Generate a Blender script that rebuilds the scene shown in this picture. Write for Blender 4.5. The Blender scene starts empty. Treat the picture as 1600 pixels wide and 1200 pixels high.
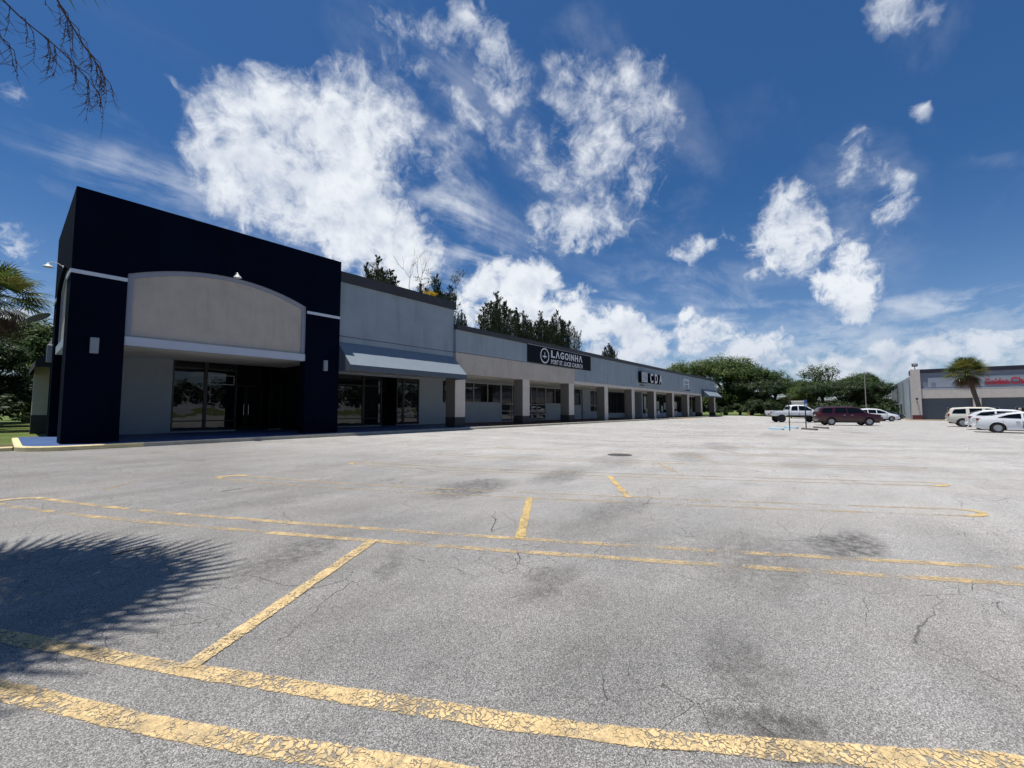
import bpy, bmesh, math, random
import numpy as np
from mathutils import Vector, Matrix, Euler
R = math.radians
sc = bpy.context.scene
COL = sc.collection
random.seed(7)
RNG = np.random.default_rng(11)

# ---------------------------------------------------------------- camera
cam = bpy.data.cameras.new('camera')
cam.sensor_width = 36.0
cam.lens = 650 / 1600 * 36
cam.clip_start = 0.05
cam.clip_end = 6000
cam_ob = bpy.data.objects.new('camera', cam)
COL.objects.link(cam_ob)
cam_ob.location = (0, 0, 1.6)
cam_ob.rotation_euler = (R(90 + 3.5215), 0, R(39.2987 - 90))
sc.camera = cam_ob

# ---------------------------------------------------------------- exposure
sc.view_settings.view_transform = 'Standard'
sc.view_settings.look = 'None'
sc.view_settings.exposure = 0.3
sc.view_settings.gamma = 1.0

# ---------------------------------------------------------------- sun
SUN = Vector((-0.11, 0.12, 1.0)).normalized()
sl = bpy.data.lights.new('sun', 'SUN')
sl.energy = 4.9
sl.angle = R(0.5)
sl.color = (1.0, 0.965, 0.90)
so = bpy.data.objects.new('sun', sl)
COL.objects.link(so)
so.rotation_euler = SUN.to_track_quat('Z', 'Y').to_euler()
so.location = (0, 0, 50)

# ---------------------------------------------------------------- sky with clouds (all by world direction)
CUM= [[9.883, -3.658, 0.307, 0.043, 6.908, 5.619, -12.174, 0.061, 1.2, 0.276, 0.801, 0.531], [8.499, -4.813, 0.197, 0.042, 5.02, 4.09, -9.39, 0.046, 1.25, 0.401, 0.739, 0.541], [13.19, -4.388, 0.434, 0.056, 5.42, 4.401, -11.343, 0.055, 1.2, 0.263, 0.848, 0.46], [7.238, -2.005, -2.606, 0.03, -0.395, 4.662, -8.174, 0.04, 1.3, 0.381, 0.809, 0.448], [7.426, -2.946, -3.03, 0.035, -0.891, 5.915, -10.914, 0.054, 1.25, 0.47, 0.79, 0.395], [10.386, -6.368, -1.798, 0.054, 1.739, 4.893, -15.11, 0.072, 1.1, 0.531, 0.785, 0.32], [11.003, -2.118, -4.542, 0.041, -2.337, 6.632, -11.387, 0.053, 1.2, 0.334, 0.841, 0.426], [9.158, -10.444, 0.016, 0.063, 3.601, 2.944, -16.391, 0.076, 1, 0.719, 0.637, 0.277], [9.577, -12.776, -0.058, 0.071, 4.606, 3.774, -19.352, 0.087, 1, 0.762, 0.575, 0.298], [8.951, -14.2, -0.14, 0.073, 3.924, 3.226, -20.52, 0.092, 0.95, 0.819, 0.519, 0.243], [9.017, -9.671, 0.043, 0.061, 2.785, 2.273, -16.298, 0.076, 1, 0.71, 0.669, 0.219], [4.998, -6.564, -0.024, 0.037, 3.028, 2.482, -17.135, 0.079, 1, 0.772, 0.593, 0.227], [6.727, -11.7, -0.144, 0.059, 4.164, 3.432, -26.311, 0.117, 0.9, 0.848, 0.49, 0.203], [8.51, -14.747, -0.203, 0.058, 10.663, 8.737, -17.056, 0.06, 0.75, 0.678, 0.387, 0.625], [6.942, -16.123, -0.328, 0.055, 8.411, 6.897, -14.036, 0.046, 0.78, 0.739, 0.309, 0.598], [3.922, -7.168, -0.107, 0.029, 6.501, 5.33, -12.625, 0.047, 0.85, 0.734, 0.398, 0.55], [7.484, -18.467, -0.393, 0.067, 4.857, 3.988, -10.474, 0.037, 0.75, 0.806, 0.319, 0.499], [7.842, -11.89, -0.115, 0.055, 7.839, 6.424, -16.909, 0.068, 0.75, 0.716, 0.472, 0.515], [6.965, -11.69, -0.143, 0.055, 7.659, 6.286, -22.711, 0.095, 1, 0.788, 0.469, 0.4], [6.399, -13.534, -0.244, 0.055, 7.179, 5.897, -18.526, 0.072, 0.7, 0.813, 0.381, 0.44], [1.54, -18.239, -0.651, 0.044, 5.984, 4.935, -16.783, 0.053, 0.88, 0.932, 0.068, 0.356], [1.268, -12.008, -0.416, 0.031, 5.743, 4.743, -18.743, 0.063, 0.85, 0.944, 0.091, 0.316], [2.39, -12.652, -6.94, 0.038, 5.635, 19.822, -19.334, 0.065, 0.9, 0.954, 0.018, 0.3], [0.256, -21.772, -0.846, 0.049, 6.525, 5.407, -26.02, 0.084, 0.85, 0.969, 0.004, 0.247], [0.018, -36.649, -1.441, 0.085, 7.757, 6.45, -38.021, 0.125, 0.85, 0.979, -0.005, 0.202], [6.454, -24.89, -0.686, 0.082, 12.244, 10.098, -40.484, 0.149, 0.9, 0.913, 0.231, 0.337], [-5.151, -54.436, -2.398, 0.074, 30.678, 25.218, -53.568, 0.132, 0.85, 0.882, -0.102, 0.46], [0.029, -26.193, -1.038, 0.048, 12.476, 10.265, -25.802, 0.071, 0.66, 0.901, -0.014, 0.433], [-5.26, -53.288, 4.351, 0.098, 6.78, 1.295, -18.557, 0.056, 0.6, 0.938, -0.063, 0.341], [-9.613, -40.55, 7.17, 0.043, 27.0, 3.96, -37.409, 0.099, 0.62, 0.811, -0.089, 0.578], [43.653, 8.227, -15.482, 0.053, -31.255, 20.601, -43.528, 0.137, 0.7, -0.015, 0.898, 0.439], [36.916, 1.284, -4.203, 0.069, -4.425, 12.133, -45.743, 0.139, 0.85, -0.006, 0.966, 0.26], [9.319, -21.733, -0.415, 0.097, 3.998, 3.316, -28.084, 0.121, 1, 0.904, 0.389, 0.179], [18.68, -61.287, -1.533, 0.235, 12.035, 9.988, -70.116, 0.284, 1, 0.937, 0.284, 0.205], [21.465, -7.703, -6.464, 0.098, 8.729, 17.263, -20.598, 0.112, 0.68, 0.416, 0.599, 0.684], [16.073, 2.374, -13.639, 0.069, -12.244, 25.925, -15.753, 0.128, 0.62, 0.458, 0.606, 0.65], [15.084, -14.273, 0.112, 0.077, 14.707, 12.028, -19.434, 0.08, 0.66, 0.487, 0.525, 0.698], [10.571, -24.348, 8.812, 0.09, 13.143, 3.591, -14.529, 0.051, 0.66, 0.58, 0.491, 0.65], [10.831, -3.037, -7.938, 0.058, -2.545, 28.103, -25.117, 0.163, 0.66, 0.581, 0.568, 0.583], [16.878, -14.372, 0.189, 0.083, 20.94, 17.118, -27.43, 0.117, 0.62, 0.457, 0.552, 0.698], [13.4, -3.915, -9.221, 0.07, -2.473, 14.394, -14.787, 0.091, 0.62, 0.551, 0.639, 0.536], [22.258, -0.408, 1.04, 0.049, 3.601, 2.868, -25.03, 0.08, 0.9, 0.01, 0.993, 0.118], [4.351, -11.219, -0.234, 0.049, 2.331, 1.945, -21.262, 0.091, 0.9, 0.923, 0.359, 0.138], [2.773, -10.032, -0.262, 0.038, 2.87, 2.399, -23.563, 0.096, 0.9, 0.953, 0.264, 0.147], [1.687, -10.836, -0.344, 0.036, 2.654, 2.235, -24.985, 0.097, 0.85, 0.981, 0.152, 0.122], [0.719, -12.414, -0.451, 0.036, 2.824, 2.396, -30.714, 0.112, 0.8, 0.993, 0.057, 0.099], [-1.194, -11.822, -0.519, 0.025, 3.887, 3.283, -35.166, 0.111, 0.8, 0.989, -0.102, 0.103], [-3.884, -24.338, -1.137, 0.044, 4.817, 4.048, -37.366, 0.11, 0.9, 0.981, -0.16, 0.112], [-0.457, -12.821, -0.522, 0.032, 3.193, 2.739, -43.063, 0.147, 0.7, 0.997, -0.036, 0.075], [6.32, -12.006, -0.17, 0.059, 2.327, 1.934, -25.397, 0.114, 0.85, 0.877, 0.465, 0.12]]
WIS= [[8.13, -0.756, -1.512, 0.024, -0.094, 13.727, -32.692, 0.129, 0.9, 0.153, 0.91, 0.386], [4.671, -1.208, -1.246, 0.017, -1.225, 7.243, -17.464, 0.077, 0.9, 0.317, 0.882, 0.348], [8.032, -13.069, 7.938, 0.069, 4.057, -0.176, -4.916, 0.023, 1.5, 0.592, 0.655, 0.47], [12.016, -2.851, -7.813, 0.059, -1.602, 9.324, -9.582, 0.058, 0.5, 0.512, 0.654, 0.557], [7.906, -8.22, 0.041, 0.051, 3.491, 2.852, -12.136, 0.056, 1.2, 0.671, 0.653, 0.351], [6.649, -2.201, -3.207, 0.032, 2.197, 10.603, -11.36, 0.065, 0.5, 0.498, 0.581, 0.644], [12.852, -5.396, -10.0, 0.073, 1.027, 8.258, -6.502, 0.042, 0.5, 0.658, 0.41, 0.631], [3.118, -6.124, -0.101, 0.025, 3.124, 2.564, -7.13, 0.027, 0.6, 0.78, 0.393, 0.487], [-4.179, -18.293, 8.773, 0.059, 4.653, -8.621, -11.657, 0.055, 0.4, 0.921, -0.021, 0.388], [-1.208, -10.286, 0.044, 0.02, 10.845, 3.772, -57.743, 0.177, 1.2, 0.977, -0.112, 0.179], [1.35, -4.757, -0.125, 0.017, 6.347, 5.248, -27.386, 0.106, 0.5, 0.928, 0.26, 0.269], [1.067, -3.266, -0.078, 0.013, 3.808, 3.161, -23.177, 0.095, 0.8, 0.932, 0.304, 0.199], [0.195, -4.048, -0.15, 0.011, 4.704, 3.941, -33.506, 0.118, 0.6, 0.988, 0.045, 0.148], [-10.874, -23.588, 12.149, 0.065, 12.127, -24.991, -23.228, 0.114, 0.35, 0.832, -0.099, 0.546], [13.977, 1.366, -5.381, 0.027, -40.972, 45.149, -78.627, 0.289, 0.5, 0.09, 0.882, 0.463], [7.549, -4.706, -2.094, 0.04, 0.926, 5.92, -14.743, 0.071, 0.9, 0.56, 0.754, 0.343], [1.227, -10.55, -3.626, 0.026, 2.965, 7.159, -9.618, 0.03, 0.35, 0.953, 0.009, 0.304], [-8.802, -40.679, 2.562, 0.051, 41.663, 10.832, -101.078, 0.269, 0.3, 0.916, -0.174, 0.362], [18.7, -0.716, 0.857, 0.047, 3.341, 2.68, -16.32, 0.056, 0.4, 0.027, 0.985, 0.171], [-1.616, -11.693, -0.535, 0.021, 9.808, 8.193, -59.336, 0.175, 0.6, 0.979, -0.14, 0.145]]

class NT:
    """small helper round a node tree"""
    def __init__(s, tree):
        s.t = tree; s.n = tree.nodes; s.l = tree.links
    def node(s, typ, **kw):
        n = s.n.new(typ)
        for k, v in kw.items():
            setattr(n, k, v)
        return n
    def put(s, sock, v):
        if v is None: return
        if isinstance(v, bpy.types.NodeSocket): s.l.new(v, sock)
        else: sock.default_value = v
    def math(s, op, a, b=None, c=None, clamp=False):
        n = s.node('ShaderNodeMath', operation=op, use_clamp=clamp)
        s.put(n.inputs[0], a); s.put(n.inputs[1], b); s.put(n.inputs[2], c)
        return n.outputs[0]
    def vec(s, op, a, b=None, c=None, scale=None):
        n = s.node('ShaderNodeVectorMath', operation=op)
        s.put(n.inputs[0], a); s.put(n.inputs[1], b); s.put(n.inputs[2], c)
        if scale is not None: s.put(n.inputs['Scale'], scale)
        return n.outputs['Value'] if op in ('LENGTH', 'DOT_PRODUCT', 'DISTANCE') else n.outputs[0]
    def noise(s, v, scale, detail=4, rough=0.55, dist=0.0, lac=2.0):
        n = s.node('ShaderNodeTexNoise')
        s.put(n.inputs['Vector'], v); s.put(n.inputs['Scale'], scale); n.inputs['Detail'].default_value = detail
        n.inputs['Roughness'].default_value = rough; n.inputs['Distortion'].default_value = dist
        n.inputs['Lacunarity'].default_value = lac
        return n.outputs['Fac'], n.outputs['Color']
    def voro(s, v, scale, feature='F1', rnd=1.0):
        n = s.node('ShaderNodeTexVoronoi', feature=feature)
        s.put(n.inputs['Vector'], v); n.inputs['Scale'].default_value = scale; n.inputs['Randomness'].default_value = rnd
        return n
    def mapr(s, v, a, b, c=0.0, d=1.0, smooth=True):
        n = s.node('ShaderNodeMapRange', interpolation_type='SMOOTHSTEP' if smooth else 'LINEAR')
        s.put(n.inputs[0], v)
        for i, q in enumerate((a, b, c, d)): n.inputs[i + 1].default_value = q
        return n.outputs[0]
    def mix(s, f, a, b, blend='MIX'):
        n = s.node('ShaderNodeMix', data_type='RGBA', blend_type=blend)
        s.put(n.inputs[0], f)
        for i, q in ((6, a), (7, b)):
            if isinstance(q, (tuple, list)) and len(q) == 3: q = (*q, 1)
            s.put(n.inputs[i], q)
        return n.outputs[2]
    def fmix(s, f, a, b):
        n = s.node('ShaderNodeMix', data_type='FLOAT')
        s.put(n.inputs[0], f); s.put(n.inputs[2], a); s.put(n.inputs[3], b)
        return n.outputs[0]
    def sep(s, v):
        n = s.node('ShaderNodeSeparateXYZ'); s.put(n.inputs[0], v); return n.outputs
    def comb(s, x, y, z):
        n = s.node('ShaderNodeCombineXYZ'); s.put(n.inputs[0], x); s.put(n.inputs[1], y); s.put(n.inputs[2], z); return n.outputs[0]

world = bpy.data.worlds.new('World')
sc.world = world
world.use_nodes = True
W = NT(world.node_tree)
W.n.clear()
SKY_STRENGTH = 0.064
SKY_TINT = (0.36, 0.72, 1.08)
CLOUD_DARK = (0.28, 0.35, 0.48)
CLOUD_LIT = (0.70, 0.73, 0.77)
sky = W.node('ShaderNodeTexSky', sky_type='NISHITA')
sky.sun_disc = False
sky.sun_elevation = math.asin(SUN.z)
sky.sun_rotation = math.atan2(SUN.x, SUN.y)
sky.altitude = 0
sky.air_density = 1.0
sky.dust_density = 0.6
sky.ozone_density = 2.5
P = W.node('ShaderNodeTexCoord').outputs['Generated']
def vfrac(vec, scale, detail=2.0, rough=0.5):
    n = W.voro(vec, scale); n.inputs['Detail'].default_value = detail; n.inputs['Roughness'].default_value = rough
    n.normalize = True
    return n.outputs['Distance']
wn = W.noise(P, 6.0, 4, 0.60)[1]
warp = W.vec('MULTIPLY_ADD', W.vec('SUBTRACT', wn, (0.5, 0.5, 0.5)), (0.115,) * 3, P)
wsm = W.noise(P, 26.0, 4, 0.6)[1]
pv = W.vec('MULTIPLY_ADD', W.vec('SUBTRACT', wsm, (0.5, 0.5, 0.5)), (0.035,) * 3, P)
def blobs(rows, vec):
    acc = None
    for r in rows:
        ax, ay, az, k1, bx, by, bz, k2, st, cx_, cy_, cz_ = r
        u = W.math('ADD', W.vec('DOT_PRODUCT', vec, (ax, ay, az)), k1)
        v = W.math('ADD', W.vec('DOT_PRODUCT', vec, (bx, by, bz)), k2)
        l = W.math('MULTIPLY_ADD', u, u, W.math('MULTIPLY', v, v))
        f = W.math('MULTIPLY_ADD', l, -st / 2.9, st)
        acc = f if acc is None else W.math('MAXIMUM', acc, f)
    return W.math('MAXIMUM', acc, 0.0)
S = blobs(CUM, warp)
SP = W.sep(P)
n1 = W.noise(P, 8.5, 6, 0.60, 0.15)[0]
Pu = W.vec('ADD', P, (-0.010, 0.008, 0.022))
n1b = W.noise(Pu, 8.5, 4, 0.58, 0.15)[0]
v1 = vfrac(pv, 15.0)
# low cumulus near the horizon, flattened
Pb = W.vec('MULTIPLY', pv, (1.0, 1.0, 2.2))
nb = W.noise(Pb, 7.0, 6, 0.6, 0.2)[0]
vb = vfrac(Pb, 22.0)
lowb = W.mapr(SP[2], 0.20, 0.05)
db = W.math('MULTIPLY_ADD', W.math('SUBTRACT', 0.36, vb), 0.35, nb)
bandd = W.math('MULTIPLY', W.mapr(db, 0.45, 0.60), W.math('MULTIPLY', lowb, 0.70))
n3 = W.noise(W.vec('MULTIPLY_ADD', W.vec('SUBTRACT', wn, (0.5, 0.5, 0.5)), (0.10,) * 3, P), 24.0, 5, 0.66, 0.5)[0]
d = W.math('MULTIPLY_ADD', W.math('SUBTRACT', n1, 0.5), 2.1, S)
d = W.math('MULTIPLY_ADD', W.math('SUBTRACT', 0.36, v1), 0.45, d)
d = W.math('MULTIPLY_ADD', W.math('SUBTRACT', n3, 0.5), 1.5, d)
# high puffs fray out, low ones keep crisp edges
soft = W.mapr(SP[2], 0.22, 0.5)
dens = W.fmix(soft, W.mapr(d, 0.41, 1.00), W.mapr(d, 0.30, 1.46))
dens = W.math('MULTIPLY', dens, W.mapr(S, 0.0, 0.25))
dens = W.math('MAXIMUM', dens, bandd)
# wisps: streaks drawn out along the wind on a high plane
zc = W.math('MAXIMUM', SP[2], 0.04)
PL = W.comb(W.math('DIVIDE', SP[0], zc), W.math('DIVIDE', SP[1], zc), 0.0)
mp = W.node('ShaderNodeMapping'); W.l.new(PL, mp.inputs[0])
mp.inputs['Rotation'].default_value = (0, 0, R(-28)); mp.inputs['Scale'].default_value = (0.8, 2.2, 1)
nw = W.noise(mp.outputs[0], 1.1, 6, 0.62, 0.6)[0]
WS = blobs(WIS, warp)
wd = W.math('MULTIPLY', W.math('MULTIPLY', WS, W.mapr(W.math('ADD', nw, W.math('MULTIPLY', W.math('SUBTRACT', n1, 0.5), 0.5)), 0.38, 0.74)), 0.52)
gw = W.math('MULTIPLY', W.mapr(nw, 0.55, 0.8), 0.03)
wd = W.math('MAXIMUM', wd, gw)
alpha = W.math('SUBTRACT', 1.0, W.math('MULTIPLY', W.math('SUBTRACT', 1.0, dens), W.math('SUBTRACT', 1.0, wd)))
# cloud brightness: lit side against the shaded thick middle
lit = W.math('MULTIPLY_ADD', W.math('SUBTRACT', n1, n1b), 2.2, 0.90)
lit = W.math('MULTIPLY_ADD', W.math('SUBTRACT', 0.36, W.fmix(lowb, v1, vb)), W.fmix(lowb, 0.26, 0.75), lit)
thick = W.mapr(d, 1.1, 1.7, 0.0, 0.22)
lit = W.math('SUBTRACT', lit, thick, clamp=True)
lowgrey = W.mapr(SP[2], 0.26, 0.05, 0.0, 0.40)
lit = W.math('SUBTRACT', lit, lowgrey, clamp=True)
ccol = W.mix(lit, CLOUD_DARK, CLOUD_LIT)
skyc = W.mix(1.0, sky.outputs[0], W.mix(W.mapr(SP[2], 0.0, 0.45), (0.95, 1.08, 1.30), SKY_TINT), 'MULTIPLY')
skyv = W.vec('SCALE', skyc, scale=SKY_STRENGTH)
mixc = W.mix(alpha, skyv, ccol)
bg = W.node('ShaderNodeBackground'); W.l.new(mixc, bg.inputs[0]); bg.inputs[1].default_value = 1.0
wo = W.node('ShaderNodeOutputWorld'); W.l.new(bg.outputs[0], wo.inputs[0])
world.cycles.sampling_method = 'MANUAL'
world.cycles.sample_map_resolution = 1024

# ---------------------------------------------------------------- helpers
def tag(o, label=None, cat=None, group=None, kind=None):
    if label: o['label'] = label
    if cat: o['category'] = cat
    if group: o['group'] = group
    if kind: o['kind'] = kind
    return o

def empty(name, loc=(0, 0, 0), rz=0.0):
    o = bpy.data.objects.new(name, None)
    COL.objects.link(o); o.location = loc; o.rotation_euler = (0, 0, rz); o.empty_display_size = 0.3
    return o

def copy_tree(o, parent=None):
    c = o.copy(); COL.objects.link(c)
    if parent is not None:
        c.parent = parent; c.matrix_parent_inverse = o.matrix_parent_inverse.copy()
    for ch in [q for q in bpy.data.objects if q.parent is o]:
        copy_tree(ch, c)
    return c

class MB:
    def __init__(s):
        s.v = []; s.f = []; s.m = []
    def add(s, vs, fs, mi=0):
        b = len(s.v); s.v.extend([tuple(q) for q in vs])
        for f in fs: s.f.append(tuple(b + i for i in f)); s.m.append(mi)
        return s
    def box(s, x0, x1, y0, y1, z0, z1, mi=0):
        if x0 > x1: x0, x1 = x1, x0
        if y0 > y1: y0, y1 = y1, y0
        if z0 > z1: z0, z1 = z1, z0
        vs = [(x0,y0,z0),(x1,y0,z0),(x1,y1,z0),(x0,y1,z0),(x0,y0,z1),(x1,y0,z1),(x1,y1,z1),(x0,y1,z1)]
        return s.add(vs, [(0,3,2,1),(4,5,6,7),(0,1,5,4),(1,2,6,5),(2,3,7,6),(3,0,4,7)], mi)
    def obox(s, c, u, v, w, mi=0):
        """box with half-axis vectors u,v,w about c"""
        c, u, v, w = map(Vector, (c, u, v, w))
        vs = [c+a*u+b*v+d*w for d in (-1,1) for (a,b) in ((-1,-1),(1,-1),(1,1),(-1,1))]
        return s.add(vs, [(0,3,2,1),(4,5,6,7),(0,1,5,4),(1,2,6,5),(2,3,7,6),(3,0,4,7)], mi)
    def prism(s, poly, axis, a, b, mi=0):
        """poly of 2D points extruded along axis between a and b. axis 'y': (x,z); 'x': (y,z); 'z': (x,y)"""
        def P3(p, t):
            return {'y': (p[0], t, p[1]), 'x': (t, p[0], p[1]), 'z': (p[0], p[1], t)}[axis]
        n = len(poly)
        vs = [P3(p, a) for p in poly] + [P3(p, b) for p in poly]
        fs = [tuple(range(n)), tuple(range(2*n-1, n-1, -1))] + [(i, (i+1) % n + 0, (i+1) % n + n, i + n) for i in range(n)]
        return s.add(vs, fs, mi)
    def tube(s, p0, p1, r0, r1=None, n=8, cap=True, mi=0):
        if r1 is None: r1 = r0
        p0, p1 = Vector(p0), Vector(p1); d = (p1-p0).normalized()
        a = d.orthogonal().normalized(); b = d.cross(a)
        vs = []
        for p, r in ((p0, r0), (p1, r1)):
            for i in range(n):
                t = 2*math.pi*i/n; vs.append(p + a*math.cos(t)*r + b*math.sin(t)*r)
        fs = [(i, (i+1) % n, n+(i+1) % n, n+i) for i in range(n)]
        if cap: fs += [tuple(range(n-1, -1, -1)), tuple(range(n, 2*n))]
        return s.add(vs, fs, mi)
    def path(s, pts, rs, n=6, mi=0):
        pts = [Vector(p) for p in pts]; m = len(pts); base = len(s.v); a = None
        for i, p in enumerate(pts):
            d = (pts[min(i+1, m-1)] - pts[max(i-1, 0)]).normalized()
            a = d.orthogonal().normalized() if a is None else (a - d*a.dot(d)).normalized()
            b = d.cross(a)
            for k in range(n):
                t = 2*math.pi*k/n; q = p + (a*math.cos(t) + b*math.sin(t))*rs[i]; s.v.append(tuple(q))
        for i in range(m-1):
            for k in range(n):
                s.f.append((base+i*n+k, base+i*n+(k+1) % n, base+(i+1)*n+(k+1) % n, base+(i+1)*n+k)); s.m.append(mi)
        s.f.append(tuple(base+k for k in range(n-1, -1, -1))); s.m.append(mi)
        s.f.append(tuple(base+(m-1)*n+k for k in range(n))); s.m.append(mi)
        return s
    def lathe(s, prof, c=(0, 0, 0), n=16, mi=0, M=None):
        base = len(s.v)
        for (r, z) in prof:
            for k in range(n):
                t = 2*math.pi*k/n; q = Vector((r*math.cos(t), r*math.sin(t), z))
                if M is not None: q = M @ q
                s.v.append(tuple(q + Vector(c)))
        for i in range(len(prof)-1):
            for k in range(n):
                s.f.append((base+i*n+k, base+i*n+(k+1) % n, base+(i+1)*n+(k+1) % n, base+(i+1)*n+k)); s.m.append(mi)
        return s
    def build(s, name, mats, parent=None, smooth=False, loc=None, fix=True, bevel=0):
        me = bpy.data.meshes.new(name)
        me.from_pydata(s.v, [], s.f)
        if not isinstance(mats, (list, tuple)): mats = [mats]
        for m in mats: me.materials.append(m)
        me.polygons.foreach_set('material_index', s.m)
        if fix:
            bm = bmesh.new(); bm.from_mesh(me); bmesh.ops.recalc_face_normals(bm, faces=bm.faces)
            if bevel:
                bmesh.ops.bevel(bm, geom=[e for e in bm.edges], offset=bevel, segments=1, affect='EDGES')
            bm.to_mesh(me); bm.free()
        if smooth: me.polygons.foreach_set('use_smooth', [True]*len(me.polygons))
        me.update()
        o = bpy.data.objects.new(name, me); COL.objects.link(o)
        if parent is not None: o.parent = parent
        if loc is not None: o.location = loc
        return o

def gz(y):
    t = min(max((y - 8.0) / 11.0, 0.0), 1.0)
    return 0.3 * t * t * (3 - 2 * t)
ZB = 0.45      # walkway level

# ---------------------------------------------------------------- materials
def mat(name, color=(0.5, 0.5, 0.5), rough=0.6, metal=0.0, var=0.0, vscale=3.0, bump=0.0, bscale=40.0, spec=0.5, coat=0.0, streak=0.0):
    m = bpy.data.materials.new(name); m.use_nodes = True
    T = NT(m.node_tree); b = T.n['Principled BSDF']
    b.inputs['Base Color'].default_value = (*color, 1); b.inputs['Roughness'].default_value = rough
    b.inputs['Metallic'].default_value = metal; b.inputs['Specular IOR Level'].default_value = spec
    b.inputs['Coat Weight'].default_value = coat; b.inputs['Coat Roughness'].default_value = 0.04
    co = T.node('ShaderNodeTexCoord').outputs['Object']
    if var or streak:
        n = T.noise(co, vscale, 6, 0.6)[0]
        f = T.mapr(n, 0.25, 0.75, 1 - var, 1 + var, False)
        if streak:
            st = T.noise(T.vec('MULTIPLY', co, (1, 1, 0.12)), vscale * 3, 5, 0.6)[0]
            f = T.math('MULTIPLY', f, T.mapr(st, 0.45, 0.8, 1.0, 1 - streak))
        T.l.new(T.vec('SCALE', T.mix(0.0, color, color), scale=f), b.inputs['Base Color'])
    if bump:
        bn = T.noise(co, bscale, 4, 0.6)[0]
        bu = T.node('ShaderNodeBump'); bu.inputs['Strength'].default_value = bump; bu.inputs['Distance'].default_value = 0.01
        T.l.new(bn, bu.inputs['Height']); T.l.new(bu.outputs[0], b.inputs['Normal'])
    return m

def glass_dark(name, tint=(0.006, 0.008, 0.010), rough=0.015):
    m = mat(name, tint, rough, spec=0.6)
    T = NT(m.node_tree); b = T.n['Principled BSDF']
    co = T.node('ShaderNodeTexCoord').outputs['Object']
    bn = T.noise(co, 0.9, 2, 0.5)[0]
    bu = T.node('ShaderNodeBump'); bu.inputs['Strength'].default_value = 0.10; bu.inputs['Distance'].default_value = 0.05
    T.l.new(bn, bu.inputs['Height']); T.l.new(bu.outputs[0], b.inputs['Normal'])
    return m

M = {}
M['navy'] = mat('navy_stucco', (0.0011, 0.0038, 0.0120), 0.9, var=0.3, vscale=0.8, bump=0.35, bscale=90, spec=0.06, streak=0.3)
M['black'] = mat('black_paint', (0.006, 0.007, 0.010), 0.7, var=0.2, spec=0.25)
M['trim'] = mat('pale_trim', (0.50, 0.55, 0.64), 0.8, var=0.08, bump=0.2)
M['border'] = mat('lavender_grey_border', (0.24, 0.265, 0.34), 0.85, var=0.06, bump=0.2, bscale=90)
M['beige'] = mat('taupe_stucco', (0.42, 0.375, 0.33), 0.9, var=0.11, vscale=1.2, bump=0.3, bscale=90, streak=0.14)
M['cream'] = mat('cream_stucco', (0.54, 0.485, 0.435), 0.9, var=0.07, vscale=2, bump=0.3, bscale=80, streak=0.08)
M['cream_side'] = mat('ribbed_side_shade', (0.165, 0.150, 0.132), 0.9, var=0.08)  # ribbed column sides, their shade put into a darker colour
M['greyblue'] = mat('grey_blue_stucco', (0.245, 0.292, 0.332), 0.88, var=0.11, vscale=0.7, bump=0.3, bscale=90, streak=0.18)
M['wallblue'] = mat('pale_grey_shop_wall', (0.36, 0.41, 0.45), 0.85, var=0.07, vscale=1.5, bump=0.2, bscale=90)
M['cap'] = mat('dark_brown_metal_cap', (0.028, 0.026, 0.028), 0.55, var=0.25, vscale=2.5)
M['soffit'] = mat('soffit', (0.80, 0.77, 0.68), 0.9, var=0.08)
M['fascia'] = mat('fascia', (0.42, 0.46, 0.54), 0.8, var=0.05)
M['awning'] = mat('awning_fabric', (0.17, 0.205, 0.24), 0.75, var=0.07, vscale=2.0, bump=0.1)
M['awning_side'] = mat('awning_dark_fabric', (0.07, 0.09, 0.12), 0.8, var=0.07)
M['awning_navy'] = mat('awning_navy_fabric', (0.012, 0.014, 0.02), 0.8, var=0.07)
M['frame_black'] = mat('black_window_frame', (0.007, 0.007, 0.008), 0.4)
M['frame_white'] = mat('white_window_frame', (0.36, 0.36, 0.36), 0.5)
M['glass'] = glass_dark('dark_window_glass')
M['carglass'] = mat('car_glass', (0.004, 0.005, 0.006), 0.03, spec=0.35)
M['base'] = mat('dark_column_base', (0.03, 0.028, 0.027), 0.7, var=0.2, bump=0.2)
M['walkblue'] = mat('blue_painted_walkway', (0.035, 0.08, 0.20), 0.6, var=0.25, vscale=1.5, bump=0.2, bscale=30)
M['walkred'] = mat('dull_red_painted_walkway', (0.085, 0.035, 0.028), 0.7, var=0.3, vscale=1.5, bump=0.2, bscale=30)
M['kerb'] = mat('kerb_concrete', (0.36, 0.335, 0.27), 0.85, var=0.25, vscale=2.5, bump=0.4, bscale=30)
M['kerb_yellow'] = mat('kerb_worn_yellow', (0.66, 0.55, 0.29), 0.8, var=0.22, vscale=3.5, bump=0.3, bscale=30)
M['white'] = mat('white_metal', (0.72, 0.72, 0.70), 0.45)
M['lampgrey'] = mat('grey_metal_lamp', (0.22, 0.25, 0.28), 0.5)
M['soil'] = mat('mulch', (0.07, 0.045, 0.03), 0.95, var=0.5, vscale=10, bump=0.8, bscale=20)
M['maroon_base'] = mat('maroon_base', (0.10, 0.02, 0.02), 0.7)
M['roof'] = mat('roofing', (0.25, 0.25, 0.25), 0.9, var=0.1)
M['signback'] = mat('sign_navy_face', (0.0045, 0.0065, 0.012), 0.8, spec=0.15)
M['letter'] = mat('sign_white_letters', (0.62, 0.64, 0.67), 0.5)
M['letterdark'] = mat('sign_letter_returns', (0.004, 0.006, 0.010), 0.9, spec=0.05)
M['red'] = mat('red_letters', (0.42, 0.015, 0.03), 0.4)
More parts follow.
